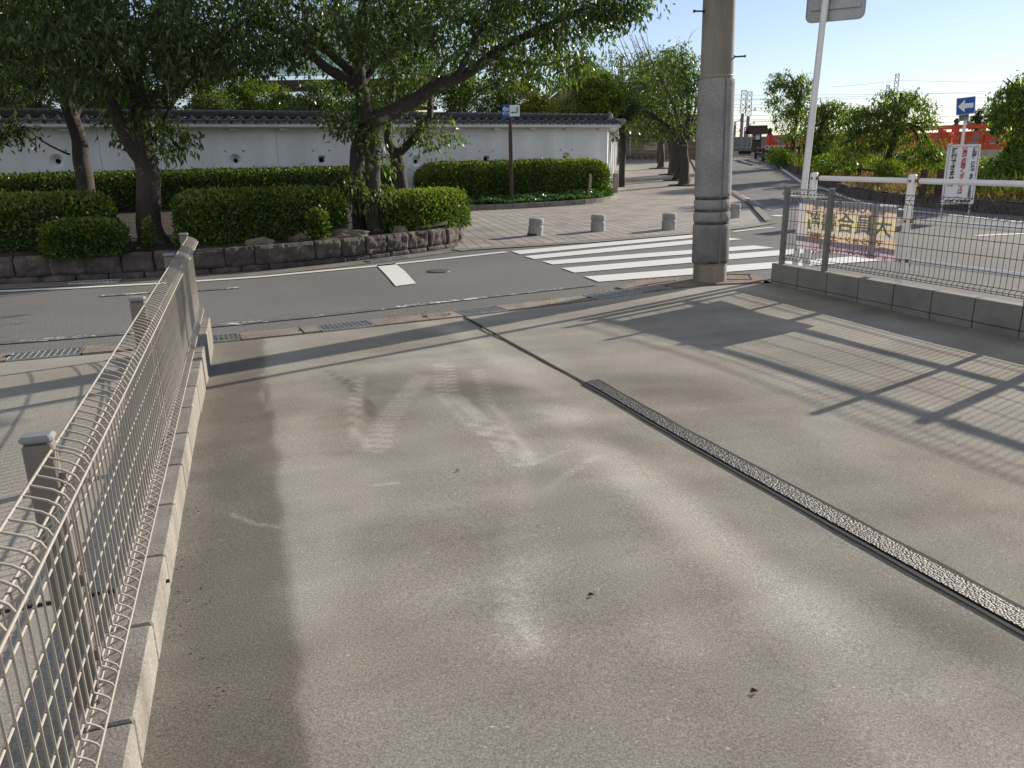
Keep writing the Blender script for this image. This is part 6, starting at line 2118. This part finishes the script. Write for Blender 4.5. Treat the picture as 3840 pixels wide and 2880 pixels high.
def column(body, u, ztop, size, step, mat):
    for k, ch in enumerate(body):
        if ch != ' ':
            put_text('lettering', ch, size, mat, bd_, cB + fr * 1.2 + ex * u + ez * (hh_ - ztop - step * k), ex, ez, bold=size * .035)


def column1(body, u, ztop, size, step, mat):
    """one vertical line of writing as one mesh"""
    me_all = MB()
    for k, ch in enumerate(body):
        me = text_mesh(ch, size, bold=size * .035)
        n = len(me.vertices); co = np.empty(n * 3); me.vertices.foreach_get('co', co); co = co.reshape(-1, 3)
        P = (cB + fr * 1.2 + ex * u + ez * (hh_ - ztop - step * k))[None] + co[:, :1] * ex[None] + co[:, 1:2] * ez[None]
        me_all.add(P, [tuple(p.vertices) for p in me.polygons])
        bpy.data.meshes.remove(me)
    me_all.build('lettering', mat, bd_)


column1('迂回路︵仮橋︶を撤去するまで', .215, .105, .088, .0745, M['ink'])
column1('清洲橋右岸アンダ|パスは、', .02, .115, .105, .0765, M['ink_red'])
column1('通行できません', -.185, .125, .118, .112, M['ink'])
put_text('lettering', '尾張建設事務所', .075, M['ink'], bd_, cB + fr * 1.2 + ez * (-hh_ + .052), ex, ez, bold=.002)
mb = MB()
for u in (-.28, .28):
    mb = MB(); p = cB + ex * u - en * .03; mb.tube([(p[0], p[1], .1), (p[0], p[1], zB1 - .02)], .018, 8)
    mb.build('board_leg', M['galv'], t)
lq = cB + ex * (-hw_ + .035) + ez * (hh_ + .0)
t = thing('warning_lamp', 'small orange warning lamp clipped on the top left corner of the notice board', 'lamp', tuple(lq))
mb = MB(); mb.box((lq[0], lq[1], lq[2] + .0), (.09, .04, .06), 0, 0, .006); mb.tube([tuple(lq + np.array([.02, 0, .03])), tuple(lq + np.array([.02, 0, .17]))], .006, 6); mb.build('clip', surf('pale_green_plastic', (.45, .55, .35), (.5, .6, .4), 4, .5, None), t)
mb = MB(); mb.lathe((lq[0] - .01, lq[1], lq[2] + .15), [(.035, 0), (.045, .01), (.045, .075), (.035, .09)], 16); mb.build('lens', M['lamp'], t)

# ------------------------------------------------------------------ vermilion bridge
def bk_(k, z, off=0.0):
    d = np.array([.65, -1.0]); d /= np.linalg.norm(d); n = np.array([d[1], -d[0]])
    q = np.array([18.6, 58]) + np.array([.65, -1.0]) * k + n * off
    return (q[0], q[1], z)


zd = lambda k: .95 + .30 * math.sin(math.pi * min(1, max(0, k / 28.0)))
t = thing('bridge', 'vermilion railed arched bridge with pale concrete deck beyond the river bank', 'bridge', bk_(9, 0))
KEND = 26.0
ks = np.arange(0, KEND + .1, 1.0)
mb = MB(); mu_ = MB()
for a, b in zip(ks[:-1], ks[1:]):
    vs = []
    for k in (a, b):
        for o, z in ((.35, zd(k) - .78), (.35, zd(k) - .02), (-4.5, zd(k) - .02), (-4.5, zd(k) - .78)): vs.append(bk_(k, z, o))
    mb.add(vs, [(0, 4, 5, 1), (1, 5, 6, 2), (2, 6, 7, 3), (3, 7, 4, 0)])
    mu_.obox(bk_(a, zd(a) - .95, -.6), bk_(b, zd(b) - .95, -.6), .5, .34); mu_.obox(bk_(a, zd(a) - .95, -3), bk_(b, zd(b) - .95, -3), .5, .34)
mb.build('deck', M['deck'], t); mu_.build('girders', M['barrier'], t)
for off, nm in ((.25, 'railing'), (-4.4, 'railing')):
    mb = MB()
    for a, b in zip(ks[:-1], ks[1:]):
        for h, w_, hh2 in ((1.30, .15, .12), (.94, .12, .10), (.50, .06, .08), (.10, .14, .30)):
            mb.obox(bk_(a, zd(a) + h, off), bk_(b, zd(b) + h, off), w_, hh2)
        f = .5; x0 = bk_(a + f, zd(a + f) + .1, off); mb.obox(x0, bk_(a + f, zd(a + f) + .92, off), .05, .12, up=(.5, -.8, 0))
    for k in np.arange(.2, KEND, 2.0):
        mb.box((*bk_(k, 0, off)[:2], zd(k) + .58), (.20, .20, 1.28), math.atan2(-1, .65))
    for a, b in zip(ks[:-1], ks[1:]):
        c0, c1 = bk_(a + .12, zd(a) + .46, off), bk_(b - .62, zd(a) + .46, off); mb.obox(c0, c1, .03, .30); 
        c0, c1 = bk_(a + .12, zd(a) + .72, off), bk_(b - .25, zd(a) + .72, off); mb.obox(c0, c1, .03, .30)
    r_ = mb.build(nm, M['vermilion'], t)
    for k in (.0, 8.8, 17.6):
        mb = MB(); mb.box((*bk_(k, 0, off)[:2], zd(k) + .62), (.34, .34, 1.6), math.atan2(-1, .65), 0, .02); po = mb.build('newel_post', M['vermilion'], t)
        mb = MB(); mb.lathe((*bk_(k, 0, off)[:2], zd(k) + 1.42), [(.17, 0), (.17, .10), (.12, .13), (.11, .20), (.17, .25), (.18, .32), (.12, .40), (.03, .48)], 16); mb.build('finial', M['bolt'], po)
mb = MB()
for k in (7.0, 14.0, 21.0): mb.box((*bk_(k, 0, -2)[:2], -1.2), (.9, 4.6, 2.9), math.atan2(-1, .65) )
mb.box((*bk_(.0, 0, -2)[:2], -.6), (1.6, 5, 1.9), math.atan2(-1, .65))
mb.build('pier', M['deck'], t)

t = thing('lantern', 'wooden roadside lantern with white panels and broad roof at the bridge end', 'lantern', (at(2837, 560, 56)[0], 56, .9))
lx = at(2838, 520, 56)[0]; zb = at(2838, 565, 56)[2]; zr = at(2838, 475, 56)[2]; H_ = zr - zb
mb = MB()
w0, w1 = .30, .22
zz = [zb - .1, zb + H_ * .44]
mb.add([(lx + a * (w0 if k == 0 else w1), 56 + b * (w0 if k == 0 else w1), z) for k, z in enumerate(zz) for a, b in ((-1, -1), (1, -1), (1, 1), (-1, 1))], [(3, 2, 1, 0), (4, 5, 6, 7), (0, 1, 5, 4), (1, 2, 6, 5), (2, 3, 7, 6), (3, 0, 4, 7)])
mb.box((lx, 56, zb + H_ * .45), (.56, .56, .06)); mb.build('base', M['timber'], t)
z0_, z1_ = zb + H_ * .47, zb + H_ * .74
mb = MB(); mb.add([(lx + a * w_, 56 + b * w_, z) for w_, z in ((.155, z0_), (.20, z1_)) for a, b in ((-1, -1), (1, -1), (1, 1), (-1, 1))], [(0, 1, 5, 4), (1, 2, 6, 5), (2, 3, 7, 6), (3, 0, 4, 7)]); mb.build('panel', M['paper'], t)
mb = MB()
for a, b in ((-1, -1), (1, -1), (1, 1), (-1, 1)): mb.obox((lx + a * .18, 56 + b * .18, z0_), (lx + a * .225, 56 + b * .225, z1_), .06, .06)
mb.build('frame', M['timber'], t)
mb = MB(); rw, rd_ = .66, .40
za, zc_ = z1_ - .02, zr
mb.add([(lx - rw, 56 - rd_, za), (lx + rw, 56 - rd_, za), (lx + rw * .92, 56, zc_), (lx - rw * .92, 56, zc_)], [(0, 1, 2, 3)]); mb.add([(lx - rw, 56 + rd_, za), (lx + rw, 56 + rd_, za), (lx + rw * .92, 56, zc_), (lx - rw * .92, 56, zc_)], [(3, 2, 1, 0)])
mb.add([(lx - rw, 56 - rd_, za - .06), (lx + rw, 56 - rd_, za - .06), (lx + rw, 56 + rd_, za - .06), (lx - rw, 56 + rd_, za - .06), (lx - rw, 56 - rd_, za), (lx + rw, 56 - rd_, za), (lx + rw, 56 + rd_, za), (lx - rw, 56 + rd_, za)], [(3, 2, 1, 0), (0, 1, 5, 4), (1, 2, 6, 5), (2, 3, 7, 6), (3, 0, 4, 7)])
for e in (-1, 1):
    for s_ in (-1, 1): mb.obox((lx + e * rw, 56 + s_ * rd_, za + .0), (lx + e * rw * .92, 56, zc_ + .02), .05, .08)
mb.obox((lx - rw, 56, zc_ + .03), (lx + rw, 56, zc_ + .03), .10, .08); mb.build('roof', M['timber'], t)

t = thing('arched_fence', 'white fence of tall arches standing under the left end of the vermilion railing', 'fence', (at(2910, 590, 53)[0], 53, .8))
for px in (2872, 2892, 2908, 2924, 2942):
    a = at(px, 595, 53.0)[0]; zb_ = .85; h_ = .62
    mb = MB(); mb.tube([(a - .14, 53, zb_)] + [(a + .14 * math.cos(x), 53, zb_ + h_ + .16 * math.sin(x)) for x in np.linspace(math.pi, 0, 9)] + [(a + .14, 53, zb_)], .035, 6)
    mb.build('arch', M['barrier_light'], t)
t = thing('parapet_wall', 'low grey concrete parapet across the end of the road', 'parapet', (14, 60, .9))
mb = MB(); mb.box((15.5, 60.5, 1.02), (7.5, .35, .46), 0, 0, .02); mb.box((18.2, 59.2, 1.08), (.7, .6, .6), 0, 0, .03); mb.build('wall', M['deck'], t)
mb = MB(); mb.box((17.4, 60.28, 1.2), (.9, .1, .2)); mb.build('slot', M['dark'], t)
mb = MB(); mb.box((52, 66, -.6), (70, .6, 3.4)); mb.box((52, 65.6, .35), (70, .4, .25))
tag(mb.build('river_wall', M['barrier']), 'dark grey river retaining wall seen under the bridge deck', 'retaining wall')
mb = MB(); g = np.random.default_rng(77); n = 9000
pos = np.stack([g.uniform(22, 50, n), g.uniform(47, 65, n), np.zeros(n)], 1); pos[:, 2] = -2.0 + (pos[:, 1] - 47) * .1
V, F, T = leaves(pos, np.stack([g.normal(0, .4, n), g.normal(0, .4, n), np.ones(n)], 1), g.uniform(.3, .8, n), g.uniform(.06, .14, n), .05, None, g.normal(0, 1, (n, 3)), .3)
tag(np_mesh('far_bank_grass', V, F, M['grass'], attrs={'tint': T}), 'tall green grass on the far river bank under the bridge', 'grass', kind='stuff')

# ------------------------------------------------------------------ railway beyond
t = thing('noise_barrier', 'long grey railway noise barrier with pale posts beyond the road end', 'barrier wall', (45, 120, 0))
zt_ = at(2850, 512, 120)[2]
mb = MB(); mb.box((68, 120, zt_ / 2 - 1), (90, .4, zt_ + 2)); mb.build('panels', M['barrier'], t)
mb = MB()
for x in np.arange(25, 110, 2.6): mb.box((x, 119.75, zt_ / 2 - .2), (.16, .14, zt_ + .9))
mb.box((68, 119.7, .9), (90, .1, .12)); mb.box((68, 119.7, 1.5), (90, .1, .10))
mb.build('posts', M['barrier_light'], t)


def mast(label, px, pyb, pyt, Y, w, lattice_from, base=.5):
    x = at(px, pyt, Y)[0]; zt = at(px, pyt, Y)[2]; zl = at(px, lattice_from, Y)[2]
    t = thing('railway_mast', label, 'mast', (x, Y, base), 'lattice masts of the railway')
    mb = MB()
    for sx in (-1, 1):
        mb.obox((x + sx * w / 2, Y, zl), (x + sx * w / 2 * .85, Y, zt), .07, .07)
    mb.obox((x, Y, base), (x, Y, zl), .36, .36)
    n = max(4, int((zt - zl) / (w * 1.1)))
    for k in range(n):
        a, b = zl + (zt - zl) * k / n, zl + (zt - zl) * (k + 1) / n; s = 1 if k % 2 else -1
        mb.obox((x - s * w / 2, Y, a), (x + s * w / 2, Y, b), .05, .05); mb.obox((x + s * w / 2, Y, a), (x - s * w / 2, Y, b), .05, .05)
    mb.obox((x - w / 2, Y, zt), (x + w / 2, Y, zt), .10, .10); mb.build('lattice', M['mast'], t)
    mb = MB()
    for z in (zl - 1.2, zl + .6): mb.obox((x, Y, z), (x + 1.0, Y, z + .35), .07, .07); mb.tube([(x + .9, Y, z + .1), (x + .9, Y, z + .5)], .08, 8)
    mb.build('bracket', M['mast'], t)


mast('lattice railway mast just right of the utility pole, the left one of a close pair', 2790, 590, 340, 118, .75, 425)
mast('lattice railway mast just right of the utility pole, the right one of a close pair', 2812, 590, 345, 118, .75, 435)
mast('tall lattice railway mast rising behind the broad weeping cherry', 3366, 500, 278, 120, .62, 400)
mast('shorter lattice railway mast left of the tall one behind the weeping cherry', 3331, 500, 320, 128, .55, 420)
mast('slim dark railway pole farther off between the utility pole and the mast pair', 2757, 580, 458, 150, .35, 470)
mast('short far railway pole closest to the utility pole', 2737, 580, 480, 170, .35, 490)
mast('far railway pole with a bracket behind the right mast of the pair', 2795, 590, 478, 155, .4, 490)
for y0, y1, Y in ((352, 345, 118), (366, 362, 118), (378, 330, 119), (386, 394, 119), (397, 399, 120), (411, 405, 121), (425, 436, 122), (441, 446, 122), (447, 458, 124), (462, 470, 124), (478, 474, 126), (455, 425, 126), (489, 500, 128), (496, 508, 128)):
    a = at(2550, y0 + 4, Y); b = at(3960, y1, Y); m = (a + b) / 2
    mb = MB(); mb.tube([tuple(a), (*((a * 3 + b) / 4)[:2], ((a * 3 + b) / 4)[2] - .12), (*m[:2], m[2] - .16), (*((a + b * 3) / 4)[:2], ((a + b * 3) / 4)[2] - .12), tuple(b)], .017, 4)
    tag(mb.build('overhead_wire', M['wire']), 'thin overhead railway wire crossing the pale sky above the bridge', 'wire', 'overhead railway wires')
for a, b in (((3120, 326), (3366, 302)), ((3366, 302), (3900, 308))):
    p, q = at(*a, 120), at(*b, 120); m = (p + q) / 2
    mb = MB(); mb.tube([tuple(p), (m[0], m[1], m[2] - .08), tuple(q)], .017, 4)
    tag(mb.build('feeder_wire', M['wire']), ('highest thin wire running left from the tall lattice mast' if a[0] < 3300 else 'highest thin wire running right from the tall lattice mast'), 'wire')
x, Y = at(2328, 380, 70)[0], 70
mb = MB(); mb.lathe((x, Y, .9), [(.20, -.5), (.15, 8)], 12)
mb.box((x, Y, at(2328, 250, 70)[2]), (1.4, .1, .1)); tag(mb.build('distant_pole', M['mast']), 'distant slim utility pole seen through the avenue crowns', 'utility pole')

# ------------------------------------------------------------------ small litter
g = np.random.default_rng(91)
def scatter(name, label, pts, leafL, n, mat='litter', sp=.06):
    pos = []
    for (x, y, z) in pts:
        k = g.poisson(n)
        pos += [(x + g.normal(0, sp), y + g.normal(0, sp), z + .006) for _ in range(k)]
    pos = np.array(pos); m = len(pos)
    V, F, T = leaves(pos, np.stack([g.normal(0, 1, m), g.normal(0, 1, m), g.normal(.05, .12, m)], 1), leafL * g.uniform(.4, 1.2, m), leafL * .5 * g.uniform(.5, 1.2, m), .3, None)
    return tag(np_mesh(name, V, F, M[mat], attrs={'tint': T}), label, 'leaf litter', kind='stuff')
zl_ = lambda x, y: float(zlot(np.array(x), np.array(y)))
P_ = [gl(*p) for p in ((690, 1930), (705, 2060), (700, 2090), (722, 2255), (700, 2285), (640, 2335), (632, 2370), (690, 2420), (660, 2600), (735, 2240), (1715, 1768), (2215, 2235), (2825, 2597), (1290, 1530))]
scatter('leaf_litter', 'crumbled brown leaves lying on the lot along the left block wall', [(x, y, zl_(x, y)) for x, y in P_[:10]], .012, 6)
for (x, y), lb in zip(P_[10:13], ('tiny dry twig bit in the middle of the lot', 'small brown leaf scrap lying near the lower centre of the lot', 'small dark leaf scrap lying right of the lower centre of the lot')):
    mb = MB(); z = zl_(x, y) + .004
    mb.add([(x - .012, y - .004, z), (x + .006, y - .009, z + .004), (x + .014, y + .003, z), (x - .002, y + .008, z + .007)], [(0, 1, 2, 3)])
    tag(mb.build('leaf_scrap', M['litter'] if 'brown' in lb or 'dark' in lb else M['stakewood']), lb, 'leaf')
gq = [tuple(gut_at(GUTS[gut_i(x)], o)) for x, o in ((-2.36, .1), (-2.3, .05), (-1.0, .30), (-.75, .29), (-.6, .12), (.55, .31), (1.2, .36))]
scatter('weeds', 'yellow dry weeds in the gutter joints', [(x, y, .012) for x, y in gq] + [(1.45, 9.35, .01), (1.7, 9.65, .01), (2.9, 9.97, .01)], .035, 14, 'straw', .05)
